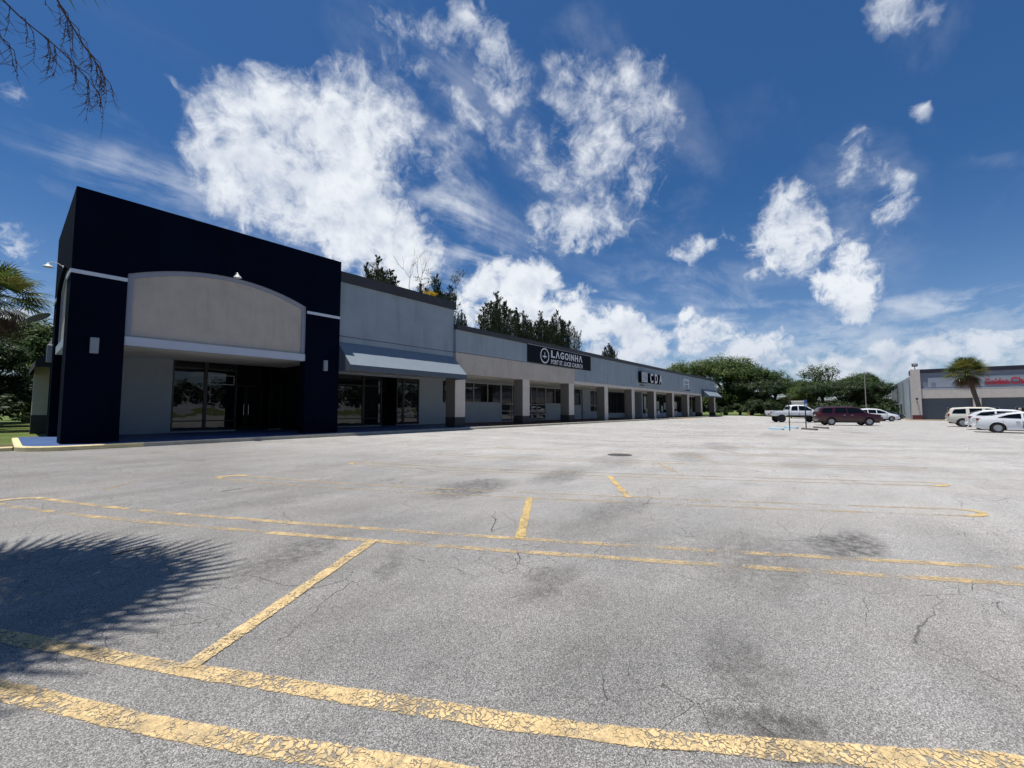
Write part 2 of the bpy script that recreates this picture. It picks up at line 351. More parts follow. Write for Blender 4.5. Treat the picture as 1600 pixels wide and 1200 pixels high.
M['rubber'] = mat('rubber', (0.012, 0.012, 0.012), 0.8)
M['rim'] = mat('alloy', (0.42, 0.43, 0.45), 0.3, metal=0.9)
M['rimdark'] = mat('dark_alloy', (0.04, 0.04, 0.042), 0.35, metal=0.6)
M['plastic'] = mat('black_plastic', (0.015, 0.015, 0.016), 0.6)
M['taillight'] = mat('tail_lamp', (0.20, 0.008, 0.008), 0.15)
M['headlight'] = mat('head_lamp', (0.55, 0.56, 0.58), 0.1)
M['chrome'] = mat('chrome', (0.6, 0.6, 0.62), 0.15, metal=1.0)
def paint(name, c): return mat(name, c, 0.35, coat=0.7, var=0.02, spec=0.35)
M['car_white'] = paint('car_white', (0.72, 0.73, 0.74)); M['car_maroon'] = paint('car_maroon', (0.040, 0.002, 0.005))
M['car_cream'] = paint('car_cream', (0.62, 0.59, 0.50)); M['car_dark'] = paint('car_dark', (0.02, 0.03, 0.05))
M['car_roofblack'] = paint('car_roofblack', (0.012, 0.012, 0.015))

# --- asphalt
def asphalt():
    m = bpy.data.materials.new('weathered_asphalt'); m.use_nodes = True
    T = NT(m.node_tree); b = T.n['Principled BSDF']
    co = T.node('ShaderNodeTexCoord').outputs['Object']
    # big patches
    big = T.noise(co, 0.16, 5, 0.6)[0]
    mid = T.noise(T.vec('MULTIPLY', co, (0.5, 1.3, 1)), 0.9, 6, 0.65)[0]
    fine = T.noise(co, 130, 3, 0.7)[0]
    grain = T.voro(co, 210); g = T.sep(grain.outputs['Color'])
    val = T.math('ADD', T.mapr(T.sep(co)[0], 0.5, 14.0, 0.186, 0.312), T.mapr(big, 0.3, 0.7, -0.030, 0.030, False))  # X ramp: paler drive lanes, plus grazing-angle brightening put into the colour
    val = T.math('ADD', val, T.mapr(mid, 0.3, 0.7, -0.042, 0.030, False))
    # stripes left by old sealing between the rows, far lot
    stp = T.noise(T.comb(T.vec('DOT_PRODUCT', co, (0.80, 0.40, 0)), T.vec('DOT_PRODUCT', co, (-0.022, 0.045, 0)), 0.0), 1.0, 5, 0.7)[0]
    val = T.math('ADD', val, T.math('MULTIPLY', T.mapr(stp, 0.32, 0.68, -0.055, 0.045, False), T.mapr(T.sep(co)[0], 3.0, 20.0, 0.25, 1.0)))
    # aggregate: dark binder, pale stones
    agg = T.math('POWER', g[0], 1.7)
    agg = T.mapr(agg, 0.0, 1.0, 0.46, 2.25, False)
    agg = T.math('MULTIPLY', agg, T.mapr(fine, 0.3, 0.7, 0.78, 1.22, False))
    val = T.math('MULTIPLY', val, agg)
    # oil stains: soft spots at their own places, broken by noise
    wp = T.vec('MULTIPLY_ADD', T.vec('SUBTRACT', T.noise(co, 1.5, 4, 0.6)[1], (0.5,)*3), (0.9, 0.9, 0), co)
    acc = None
    for (x, y, rx, ry, rot, st) in STAINS:
        q = T.vec('SUBTRACT', wp, (x, y, 0)); c_, s_ = math.cos(rot), math.sin(rot)
        u = T.vec('DOT_PRODUCT', q, (c_/rx, s_/rx, 0)); v = T.vec('DOT_PRODUCT', q, (-s_/ry, c_/ry, 0))
        l = T.math('MULTIPLY_ADD', u, u, T.math('MULTIPLY', v, v))
        f = T.mapr(l, 0.0, 2.2, st, 0.0); acc = f if acc is None else T.math('MAXIMUM', acc, f)
    sn = T.mapr(T.noise(co, 9, 7, 0.75)[0], 0.34, 0.62, 0.10, 1.0)
    acc = T.math('MULTIPLY', acc, sn)
    rnds = T.voro(T.vec('MULTIPLY_ADD', T.noise(co, 3, 3, 0.6)[1], (0.3,)*3, co), 0.55); 
    spot = T.math('MULTIPLY', T.mapr(rnds.outputs['Distance'], 0.06, 0.22, 0.40, 0.0), T.mapr(T.sep(rnds.outputs['Color'])[0], 0.70, 0.78))
    acc = T.math('MAXIMUM', acc, T.math('MULTIPLY', spot, sn))
    # gum and tar spots
    gum = T.voro(co, 2.3); gd = T.math('MULTIPLY', T.mapr(gum.outputs['Distance'], 0.030, 0.048, 1.0, 0.0), T.mapr(T.sep(gum.outputs['Color'])[1], 0.70, 0.72))
    # cracks
    cw = T.vec('MULTIPLY_ADD', T.vec('SUBTRACT', T.noise(co, 1.8, 7, 0.55)[1], (0.5,)*3), (0.34, 0.34, 0), co)
    cr = T.voro(cw, 0.75, 'DISTANCE_TO_EDGE'); wid = T.mapr(T.noise(co, 0.8, 3, 0.5)[0], 0.44, 0.66, 0.0, 0.0030)
    c1 = T.math('LESS_THAN', cr.outputs['Distance'], wid)
    cr2 = T.voro(cw, 3.4, 'DISTANCE_TO_EDGE'); wid2 = T.mapr(T.noise(T.vec('ADD', co, (7, 3, 0)), 0.45, 3, 0.5)[0], 0.47, 0.66, 0.0, 0.0085)
    c2 = T.math('LESS_THAN', cr2.outputs['Distance'], wid2)
    crack = T.math('MAXIMUM', c1, c2)
    col = T.mix(T.mapr(T.noise(co, 0.7, 3, 0.5)[0], 0.35, 0.7), (1.0, 0.968, 0.925), (1.0, 0.945, 0.875))
    col = T.vec('SCALE', col, scale=val)
    col = T.mix(T.math('MULTIPLY', acc, 0.84), col, (0.035, 0.033, 0.030))
    col = T.mix(T.math('MULTIPLY', gd, 0.9), col, (0.012, 0.012, 0.012))
    col = T.mix(T.math('MULTIPLY', crack, T.mapr(mid, 0.35, 0.65, 0.45, 0.9)), col, (0.012, 0.011, 0.010))
    T.l.new(col, b.inputs['Base Color']); b.inputs['Roughness'].default_value = 0.82; b.inputs['Specular IOR Level'].default_value = 0.35
    h = T.math('MULTIPLY_ADD', g[0], 0.6, T.math('MULTIPLY', fine, 0.5)); h = T.math('SUBTRACT', h, T.math('MULTIPLY', crack, 2.0))
    bu = T.node('ShaderNodeBump'); bu.inputs['Strength'].default_value = 0.55; bu.inputs['Distance'].default_value = 0.006
    T.l.new(h, bu.inputs['Height']); T.l.new(bu.outputs[0], b.inputs['Normal'])
    return m
STAINS = [(6.2, 6.2, 1.1, 0.55, 0.2, 0.95), (8.6, 5.6, 1.2, 0.45, 0.2, 0.7), (6.2, 3.0, 0.9, 0.35, 0.0, 0.55), (6.4, 0.15, 0.6, 0.28, -0.3, 1.0),
          (5.3, 0.9, 0.9, 0.5, 0.0, 0.5), (2.55, 0.35, 0.26, 0.12, -1.0, 0.95), (3.05, 0.6, 0.35, 0.25, 0.5, 0.55), (2.3, 0.05, 0.08, 0.035, -0.6, 1.0), (3.2, 2.2, 0.4, 0.2, 0, 0.6),
          (2.2, 4.9, 0.7, 0.3, 0.3, 0.75), (2.6, 3.7, 0.35, 0.12, 0.6, 0.7), (12.5, 5.9, 1.6, 0.6, 0.3, 0.55), (15.0, 4.4, 1.5, 0.5, 0.3, 0.55), (14.8, 1.2, 1.0, 0.5, 0, 0.3),
          (20, 4.6, 2.0, 0.6, 0.3, 0.5), (26, 1.2, 2.0, 0.8, 0.3, 0.4), (11.0, 8.6, 1.4, 0.6, 0.3, 0.35), (31, 4.0, 2.2, 0.7, 0.2, 0.45), (3.0, 8.0, 0.9, 0.4, 0, 0.35), (38, 0.0, 2.5, 0.8, 0.2, 0.4)]
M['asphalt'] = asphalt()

def linepaint(name, col, wear, alpha=1.0):
    m = bpy.data.materials.new(name); m.use_nodes = True
    T = NT(m.node_tree); b = T.n['Principled BSDF']; out = T.n['Material Output']
    co = T.node('ShaderNodeTexCoord').outputs['Object']
    n = T.noise(co, 2.2, 4, 0.6)[0]; n2 = T.noise(co, 38, 5, 0.75)[0]; n3 = T.noise(co, 0.55, 3, 0.5)[0]
    w = T.math('ADD', T.math('MULTIPLY', n, 0.42), T.math('MULTIPLY', n2, 0.38)); w = T.math('ADD', w, T.math('MULTIPLY', n3, 0.20))
    ed = T.node('ShaderNodeAttribute', attribute_name='edge').outputs['Fac']
    w = T.math('MULTIPLY_ADD', T.mapr(ed, 0.0, 1.0, -0.16, 0.0), 1.0, w)
    keep = T.mapr(w, wear - 0.045, wear + 0.035)
    cw = T.vec('MULTIPLY_ADD', T.vec('SUBTRACT', T.noise(co, 9, 4, 0.6)[1], (0.5,)*3), (0.14, 0.14, 0), co)
    ck = T.voro(cw, 32, 'DISTANCE_TO_EDGE'); wd = T.mapr(T.noise(co, 2.3, 5, 0.7)[0], 0.36, 0.62, 0.01, 0.11)
    crack = T.math('LESS_THAN', ck.outputs['Distance'], wd)
    keep = T.math('MULTIPLY', keep, T.math('SUBTRACT', 1.0, T.math('MULTIPLY', crack, 0.85)))
    keep = T.math('MULTIPLY', keep, alpha)
    g = T.voro(co, 95); gr = T.mapr(T.sep(g.outputs['Color'])[0], 0, 1, 0.80, 1.14, False)
    dirt = T.mapr(T.noise(co, 7, 4, 0.7)[0], 0.35, 0.65, 0.78, 1.05)
    c = T.vec('SCALE', T.mix(T.mapr(T.noise(co, 5, 6, 0.75)[0], 0.46, 0.66, 0.0, 0.70), col, (0.30, 0.235, 0.15)), scale=T.math('MULTIPLY', gr, dirt))
    T.l.new(c, b.inputs['Base Color']); b.inputs['Roughness'].default_value = 0.75
    tr = T.node('ShaderNodeBsdfTransparent'); mx = T.node('ShaderNodeMixShader')
    T.l.new(keep, mx.inputs[0]); T.l.new(tr.outputs[0], mx.inputs[1]); T.l.new(b.outputs[0], mx.inputs[2]); T.l.new(mx.outputs[0], out.inputs[0])
    return m
YEL = (0.60, 0.435, 0.215)
M['line_fresh'] = linepaint('yellow_line_cracked', YEL, 0.40)
M['line_mid'] = linepaint('yellow_line_worn', (0.58, 0.42, 0.21), 0.49, 0.82)
M['line_faint'] = linepaint('yellow_line_faded', (0.50, 0.38, 0.22), 0.48, 0.62)
M['line_bright'] = linepaint('yellow_line_solid', (0.66, 0.46, 0.17), 0.42, 0.95)
M['line_blue'] = linepaint('pale_blue_paint', (0.42, 0.58, 0.68), 0.40, 0.8)

def grassmat():
    m = bpy.data.materials.new('grass'); m.use_nodes = True
    T = NT(m.node_tree); b = T.n['Principled BSDF']; co = T.node('ShaderNodeTexCoord').outputs['Object']
    n = T.noise(co, 0.25, 6, 0.65)[0]; f = T.noise(co, 14, 5, 0.75)[0]
    c = T.mix(T.mapr(n, 0.35, 0.65), (0.075, 0.125, 0.022), (0.14, 0.165, 0.05))
    c = T.vec('SCALE', c, scale=T.mapr(f, 0.3, 0.7, 0.5, 1.45, False))
    T.l.new(c, b.inputs['Base Color']); b.inputs['Roughness'].default_value = 0.9; b.inputs['Specular IOR Level'].default_value = 0.2
    bu = T.node('ShaderNodeBump'); bu.inputs['Strength'].default_value = 1.0; bu.inputs['Distance'].default_value = 0.08
    T.l.new(f, bu.inputs['Height']); T.l.new(bu.outputs[0], b.inputs['Normal'])
    return m
M['grass'] = grassmat()

def leafmat(name, c0, c1, c2=None, trans=0.35, rough=0.55):
    m = bpy.data.materials.new(name); m.use_nodes = True
    T = NT(m.node_tree); b = T.n['Principled BSDF']; out = T.n['Material Output']
    rp = T.node('ShaderNodeNewGeometry').outputs['Random Per Island']
    co = T.node('ShaderNodeTexCoord').outputs['Object']
    n = T.noise(co, 0.55, 3, 0.6)[0]
    c = T.mix(rp, c0, c1)
    c = T.vec('SCALE', c, scale=T.mapr(n, 0.3, 0.7, 0.7, 1.3, False))
    if c2 is not None: c = T.mix(T.mapr(rp, 0.93, 0.97), c, c2)
    T.l.new(c, b.inputs['Base Color']); b.inputs['Roughness'].default_value = rough; b.inputs['Specular IOR Level'].default_value = 0.3
    tl = T.node('ShaderNodeBsdfTranslucent'); T.l.new(c, tl.inputs[0]); mx = T.node('ShaderNodeMixShader'); mx.inputs[0].default_value = trans
    T.l.new(b.outputs[0], mx.inputs[1]); T.l.new(tl.outputs[0], mx.inputs[2]); T.l.new(mx.outputs[0], out.inputs[0])
    return m
M['leaf_oak'] = leafmat('oak_leaves', (0.022, 0.050, 0.010), (0.075, 0.120, 0.022))
M['leaf_yellowgreen'] = leafmat('bright_leaves', (0.035, 0.075, 0.012), (0.115, 0.155, 0.03))
M['leaf_dark'] = leafmat('dark_leaves', (0.014, 0.032, 0.009), (0.045, 0.075, 0.018))
M['leaf_pine'] = leafmat('casuarina_needles', (0.012, 0.022, 0.010), (0.045, 0.062, 0.024), trans=0.25)
M['leaf_grey'] = leafmat('grey_green_needles', (0.06, 0.075, 0.05), (0.13, 0.145, 0.10), trans=0.25)
M['flower'] = leafmat('yellow_flowers', (0.45, 0.30, 0.02), (0.6, 0.42, 0.03))
M['palm_leaf'] = leafmat('palm_fronds', (0.035, 0.060, 0.014), (0.115, 0.145, 0.035), trans=0.3, rough=0.4)
M['palm_yellow'] = leafmat('yellowing_palm_fronds', (0.14, 0.14, 0.03), (0.24, 0.21, 0.06), trans=0.3, rough=0.5)
M['palm_dead'] = leafmat('dead_palm_fronds', (0.07, 0.042, 0.022), (0.16, 0.10, 0.05), trans=0.2, rough=0.8)
M['bark'] = mat('grey_bark', (0.10, 0.085, 0.07), 0.95, var=0.4, vscale=6, bump=1.0, bscale=12)
M['palmbark'] = mat('palm_bark', (0.085, 0.068, 0.055), 0.95, var=0.4, vscale=8, bump=1.0, bscale=14)
M['stalk'] = mat('dry_flower_stalks', (0.10, 0.052, 0.042), 0.9, var=0.3, vscale=9)
# ================================================================ THE SETTING
ys = [-900, -200, -80, -30, -10, 0, 4, 8] + [8 + i * 1.0 for i in range(1, 12)] + [19.15, 30, 80, 400, 2500]
def sheet(name, xs, yy, dz, m, kind='structure'):
    b = MB(); n = len(xs)
    for y in yy:
        for x in xs: b.v.append((x, y, gz(y) + dz))
    for j in range(len(yy)-1):
        for i in range(n-1):
            b.f.append((j*n+i, j*n+i+1, (j+1)*n+i+1, (j+1)*n+i)); b.m.append(0)
    o = b.build(name, m, fix=False); tag(o, kind=kind); return o
sheet('grass_field', [-900, -100, -40, 0, 40, 100, 200, 3000], ys, -0.02, M['grass'])
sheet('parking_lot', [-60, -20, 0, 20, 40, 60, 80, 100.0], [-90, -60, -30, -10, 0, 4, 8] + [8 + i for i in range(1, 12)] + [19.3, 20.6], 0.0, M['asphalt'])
# walkway along the shops, with a rounded kerb at its end
def walk_outline(x0, x1, y0, y1, r=1.1, n=8):
    pts = [(x1, y1), (x0, y1)]
    for i in range(n+1):
        t = math.pi + (math.pi/2)*i/n
        pts.append((x0 + r + r*math.cos(t), y0 + r + r*math.sin(t)))
    pts.append((x1, y0)); return pts
KY = 19.36
b = MB(); b.prism(walk_outline(0.45, 22.0, KY + 0.15, 27.0, 1.0), 'z', 0.1, ZB); tag(b.build('blue_walkway', M['walkblue']), kind='structure')
b = MB(); b.box(22.0, 86.9, KY + 0.15, 27.0, 0.1, ZB); tag(b.build('red_walkway', M['walkred']), kind='structure')
def kerb(name, pts, w, z0, z1, m):
    """kerb of width w to the right of the path pts (2D), with a chamfered outer edge"""
    b = MB(); n = len(pts); rows = []
    for i, p in enumerate(pts):
        p = Vector((*p, 0)); a = Vector((*pts[max(i-1, 0)], 0)); c = Vector((*pts[min(i+1, n-1)], 0))
        d = (c - a).normalized(); nr = Vector((d.y, -d.x, 0))
        rows.append([(*(p).xy, z0), (*(p).xy, z1), (*(p + nr*(w-0.03)).xy, z1), (*(p + nr*w).xy, z1-0.03), (*(p + nr*w).xy, z0)])
    for r in rows: b.v.extend(r)
    for i in range(n-1):
        for k in range(4): b.f.append((i*5+k, i*5+k+1, (i+1)*5+k+1, (i+1)*5+k)); b.m.append(0)
    b.f.append((0, 1, 2, 3, 4)); b.m.append(0); b.f.append(tuple((n-1)*5+k for k in (4, 3, 2, 1, 0))); b.m.append(0)
    o = b.build(name, m); tag(o, kind='structure'); return o
end = [(0.45, 26.5)] + [p for p in walk_outline(0.45, 22, KY+0.15, 27, 1.0)[2:-1]]
kerb('yellow_kerb', end + [(3.2, KY+0.15)], 0.17, 0.05, ZB+0.003, M['kerb_yellow'])
kerb('kerb', [(3.2, KY+0.15), (22, KY+0.15), (60, KY+0.15), (86.9, KY+0.15), (86.9, 27)], 0.17, 0.05, ZB+0.003, M['kerb'])
kerb('island_kerb', [(-40, 20.75), (0.25, 20.75)], 0.22, 0.05, 0.43, M['kerb_yellow'])
b = MB(); b.box(-40, 0.28, 20.78, 22.2, 0.1, 0.40); tag(b.build('planting_bed', M['soil']), kind='structure')
# painted patch where the walkway ramps down, far along
b = MB(); b.add([(60.6, 17.6, gz(17.6)+.006), (64.8, 17.6, gz(17.6)+.006), (64.8, 19.27, .308), (60.6, 19.27, .308)], [(0, 1, 2, 3)]); o = b.build('painted_ramp_patch', M['line_bright']); o.data.attributes.new('edge', 'FLOAT', 'POINT').data.foreach_set('value', [1.0]*4); tag(o, kind='structure')

# painted stalls: long double lines with closed ends, and the short cross lines between them
def ribbon(pts, w, dz):
    """painted strip; the point attribute edge (0 rim, 1 middle) lets the paint fray at its rims"""
    P_ = [pts[0]]
    for i in range(1, len(pts)):
        n_ = max(1, int(math.dist(pts[i-1], pts[i])/0.5))
        for k in range(1, n_+1): P_.append((pts[i-1][0]+(pts[i][0]-pts[i-1][0])*k/n_, pts[i-1][1]+(pts[i][1]-pts[i-1][1])*k/n_))
    b = MB(); n = len(P_); w = w*1.22; b.edge = []
    for i, p in enumerate(P_):
        p = Vector((*p, 0)); a = Vector((*P_[max(i-1, 0)], 0)); c = Vector((*P_[min(i+1, n-1)], 0))
        d = (c - a).normalized(); nr = Vector((d.y, -d.x, 0))*w/2
        for t, e in ((-1, 0.0), (-0.68, 1.0), (0.68, 1.0), (1, 0.0)):
            q = p + nr*t; b.v.append((q.x, q.y, gz(q.y)+dz)); b.edge.append(e)
    for i in range(n-1):
        for k in range(3): b.f.append((4*i+k, 4*i+k+1, 4*i+k+5, 4*i+k+4)); b.m.append(0)
    _build = b.build
    def build(name, m, fix=False):
        o = _build(name, m, fix=False); at_ = o.data.attributes.new('edge', 'FLOAT', 'POINT')
        at_.data.foreach_set('value', b.edge); return o
    b.build = build
    return b
def lx(x0, y): return x0 - 0.5*(y-4.62) + 0.006*(y-4.62)**2
def hairpin(k, m, mend):
    xb = 2.93 + 3.19*(k-1); xa = xb + (0.47 if k == 0 else 0.52)
    yy = np.linspace(11.0, -1.25, 26)
    if k == 0: yy = np.linspace(11.0, -1.25, 26)
    pa = [(lx(xa, y), y) for y in yy]; pb = [(lx(xb, y), y) for y in yy]
    if k == 0: pa = [(-2.96, 11.0), (-1.4, 7.8)] + [(0.064, 4.747), (0.439, 3.957), (0.766, 3.28), (1.024, 2.792), (1.403, 2.056), (1.732, 1.417), (2.047, 0.868), (2.367, 0.374), (2.676, -0.09), (2.977, -0.512)] + [(3.35, -1.25)]; pb = [(-3.45, 11.0), (-1.9, 7.8)] + [(0.066, 3.838), (0.486, 2.96), (0.841, 2.267), (1.172, 1.71)] + [(1.9, 0.3), (2.85, -1.25)]
    w = 0.115
    tag(ribbon(pa, w, 0.004).build('parking_line', m, fix=False), kind='structure')
    tag(ribbon(pb, w, 0.004).build('parking_line', m, fix=False), kind='structure')
    # rounded ends
    for (e0, e1, sgn) in ((pb[0], pa[0], 1), (pb[-1], pa[-1], -1)):
        c = Vector(((e0[0]+e1[0])/2, (e0[1]+e1[1])/2)); r = Vector(e0)-c; dirv = Vector((-0.45, 0.9))*sgn
        pts = []
        for i in range(9):
            t = math.pi*i/8; q = c + r*math.cos(t) + dirv*0.26*math.sin(t); pts.append((q.x, q.y))
        tag(ribbon(pts, w, 0.008).build('parking_line_end', mend, fix=False), kind='structure')
def cross(k):
    xa = 2.93 + 3.19*(k-1) + 0.5; xb = 2.93 + 3.19*k
    if k == 0: return [(0.80, 3.25), (lx(xb, 4.60), 4.60)]
    return [(lx(xa, 3.25), 3.25), (lx(xb, 4.60), 4.60)]
for k in range(0, 17):
    if k in (7, 12): continue
    m = M['line_fresh'] if k == 0 else M['line_mid'] if k == 1 else M['line_faint']
    me = M['line_fresh'] if k < 2 else (M['line_bright'] if k in (2, 3) else M['line_faint'])
    hairpin(k, m, me)
    mc = M['line_fresh'] if k == 0 else M['line_bright'] if k < 3 else M['line_mid'] if k < 5 else M['line_faint']
    tag(ribbon(cross(k), 0.115, 0.009).build('parking_line', mc, fix=False), kind='structure')
# short piece of line on the drive lane
tag(ribbon([(-0.6+1.9, 11.2), (1.9, 11.9)], 0.1, 0.006).build('parking_line', M['line_faint'], fix=False), kind='structure')
b = MB(); b.add([(38.6, 5.0, .006), (40.6, 4.0, .006), (43.5, 4.4, .006), (41.5, 6.0, .006)], [(0, 1, 2, 3)]); o = b.build('blue_paint_patch', M['line_blue']); o.data.attributes.new('edge', 'FLOAT', 'POINT').data.foreach_set('value', [1.0]*4); tag(o, kind='structure')

# ================================================================ SHOP BUILDING
bld = empty('retail_building', (0, 0, 0))
tag(bld, 'long one-storey shop building with a navy arched corner tower, grey parapet and row of columns', 'building')
def arch_poly(u0, u1, zt, o0, o1, zs, zc, z0=ZB, n=24):
    """wall outline with an arched opening between o0 and o1 springing at zs, crown zc"""
    pts = [(u0, z0), (u0, zt), (u1, zt), (u1, z0), (o1, z0)]
    for i in range(n+1):
        t = i/n; u = o1 + (o0-o1)*t; pts.append((u, zs + (zc-zs)*(1-(2*t-1)**2)))
    pts.append((o0, z0)); return pts
TX0, TX1, TY0, TY1, TZ = 1.25, 10.85, 20.4, 27.7, 9.30
OX0, OX1 = 2.68, 9.16
b = MB()
b.prism(arch_poly(TX0, TX1, TZ, OX0, OX1, 6.60, 7.28), 'y', TY0, TY0+0.6)
b.prism(arch_poly(TY0+0.603, TY1, TZ, 21.75, 26.35, 6.60, 7.15), 'x', TX0+0.002, TX0+0.6)
b.box(TX1-0.6, TX1-0.002, TY0+0.602, TY1, 4.3, TZ-0.002); b.box(TX0+0.602, TX1-0.602, TY1-0.4, TY1-0.002, 4.3, TZ-0.003)
b.build('tower_wall', M['navy'], bld)
b = MB(); b.box(TX0+0.6, TX1-0.6, TY0+0.6, TY1-0.4, 8.7, 8.85); b.build('tower_roof', M['roof'], bld)
b = MB(); b.box(TX1-0.45, TX1-0.01, TY0+0.602, 25.95, ZB, 4.29); b.build('porch_side_wall', M['black'], bld)
# inset arched panel and its border, front and side
def arc(u0, u1, zs, zc, n=24): return [(u0+(u1-u0)*i/n, zs+(zc-zs)*(1-(2*i/n-1)**2)) for i in range(n+1)]
def inset(axis, u0, u1, d0, zs, zc, zb, bw=0.17):
    sgn = 1
    out = arc(u0, u1, zs, zc); inn = arc(u0+bw, u1-bw, zs-bw*0.9, zc-bw)
    b = MB()
    poly = [(u0, zb)] + out + [(u1, zb), (u1-bw, zb)] + inn[::-1] + [(u0+bw, zb)]
    b.prism(poly, axis, d0, d0+0.25)
    b.build('arch_border', M['border'], bld)
    b = MB(); b.prism([(u0+bw-0.001, zb)] + inn + [(u1-bw+0.001, zb)], axis, d0+0.06, d0+0.24); b.build('arch_panel', M['beige'], bld)
inset('y', OX0+0.001, OX1-0.001, TY0+0.10, 6.60, 7.28, 4.28)
inset('x', 21.752, 26.348, TX0+0.12, 6.60, 7.15, 4.28)
b = MB(); b.box(OX0+0.001, OX1-0.001, TY0+0.04, TY0+0.40, 3.95, 4.277); b.box(TX0+0.06, TX0+0.4, 21.752, 26.348, 3.95, 4.277); b.build('porch_fascia', M['fascia'], bld)
b = MB(); b.box(OX0-0.3, TX1-0.46, TY0+0.41, 25.98, 4.06, 4.2); b.box(TX0+0.41, OX0-0.302, 21.9, 25.98, 4.06, 4.2); b.build('porch_soffit', M['soffit'], bld)
b = MB(); b.box(TX0-0.03, OX0-0.002, TY0-0.03, TY0-0.001, 6.27, 6.40); b.box(TX0-0.03, TX0-0.001, TY0-0.0005, 21.74, 6.27, 6.40); b.build('pier_trim', M['trim'], bld)
b = MB(); b.box(OX1+0.002, TX1+0.0, TY0-0.03, TY0-0.001, 6.27, 6.40); b.build('pier_trim', M['trim'], bld)
b = MB(); b.box(TX0-0.03, TX0-0.001, 26.36, TY1, 6.27, 6.40); b.build('pier_trim', M['trim'], bld)
b = MB(); b.box(TX0+0.7, TX0+0.9, 21.3, 26.0, ZB, 4.05); b.build('porch_end_wall', M['wallblue'], bld)

# shopfront walls with real openings
def shopwall(name, x0, x1, Y, zt, opens, m, th=0.25):
    """opens: sorted (xa, xb, za, zb)"""
    b = MB(); x = x0; YB = Y + th
    for (xa, xb, za, zb) in opens:
        if xa - x > 0.002: b.box(x, xa, Y, YB, ZB, zt)
        if za - ZB > 0.01: b.box(xa, xb, Y, YB, ZB, za)
        if zt - zb > 0.01: b.box(xa, xb, Y, YB, zb, zt)
        x = xb
    if x1 - x > 0.002: b.box(x, x1, Y, YB, ZB, zt)
    return b.build(name, m, bld)
def window(xa, xb, za, zb, Y, fm, vb=(), hb=(), fw=0.055, name='window', hw=0.06):
    b = MB(); y0, y1 = Y-0.012, Y+0.10
    b.box(xa, xa+fw, y0, y1, za, zb); b.box(xb-fw, xb, y0, y1, za, zb)
    b.box(xa+fw, xb-fw, y0+0.002, y1, za, za+fw); b.box(xa+fw, xb-fw, y0+0.002, y1, zb-fw, zb)
    for v in vb: b.box(v-fw/2, v+fw/2, y0+0.004, y1, za+fw, zb-fw)
    for h_ in hb: b.box(xa+fw, xb-fw, y0+0.006, y1-0.004, h_-hw/2, h_+hw/2)
    f = b.build(name, fm, bld)
    p = MB(); p.box(xa+0.01, xb-0.01, Y+0.05, Y+0.062, za+0.01, zb-0.01); p.build('pane', M['glass'], f)
    return f
YW = 26.0
# corner porch
opens = [(5.25, 8.05, 0.52, 4.15), (8.05, 9.75, ZB, 4.15), (9.75, 10.39, 0.5, 4.15)]
shopwall('shop_wall', 2.151, 10.39, YW, 4.3, opens, M['wallblue'])
window(5.25, 6.62, 0.52, 4.12, YW, M['frame_black'], (), (1.02, 3.72), 0.07)
w = window(6.63, 8.05, 0.52, 4.12, YW, M['frame_black'], (), (1.02, 3.72), 0.07)
s = MB()
for q in ((6.78, 7.92, 3.40, 3.425), (6.78, 7.92, 2.93, 2.955), (6.78, 6.80, 2.955, 3.40), (7.90, 7.92, 2.955, 3.40)): s.box(q[0], q[1], YW+0.040, YW+0.046, q[2], q[3])
s.build('decal_outline', M['letter'], w)
window(9.75, 10.39, 0.5, 4.12, YW, M['frame_black'], (), (1.02, 3.2), 0.07)
b = MB(); b.box(7.9, 9.8, YW+1.3, YW+1.4, ZB, 4.3); b.box(7.99, 8.049, YW+0.26, YW+1.29, ZB, 4.3); b.box(9.751, 9.82, YW+0.26, YW+1.29, ZB, 4.3); b.build('door_recess', M['black'], bld)
def door(xa, xb, Y, zt, fm, name='door'):
    b = MB(); mid = (xa+xb)/2
    for (p, q) in ((xa, mid-0.01), (mid+0.01, xb)):
        b.box(p, p+0.07, Y, Y+0.05, ZB+0.01, zt); b.box(q-0.07, q, Y, Y+0.05, ZB+0.01, zt); b.box(p+0.07, q-0.07, Y, Y+0.05, ZB+0.01, ZB+0.2); b.box(p+0.07, q-0.07, Y, Y+0.05, zt-0.1, zt)
    d = b.build(name, fm, bld)
    g = MB(); g.box(xa+0.06, xb-0.06, Y+0.02, Y+0.03, ZB+0.1, zt-0.05); g.build('pane', M['glass'], d)
    h_ = MB()
    for x in (mid-0.12, mid+0.12): h_.tube((x, Y-0.06, 1.3), (x, Y-0.06, 1.9), 0.015); h_.tube((x, Y-0.06, 1.35), (x, Y+0.01, 1.35), 0.01); h_.tube((x, Y-0.06, 1.85), (x, Y+0.01, 1.85), 0.01)
    h_.build('handle', M['chrome'], d)
    return d
door(8.05, 9.75, YW+1.2, 3.0, M['frame_black'])
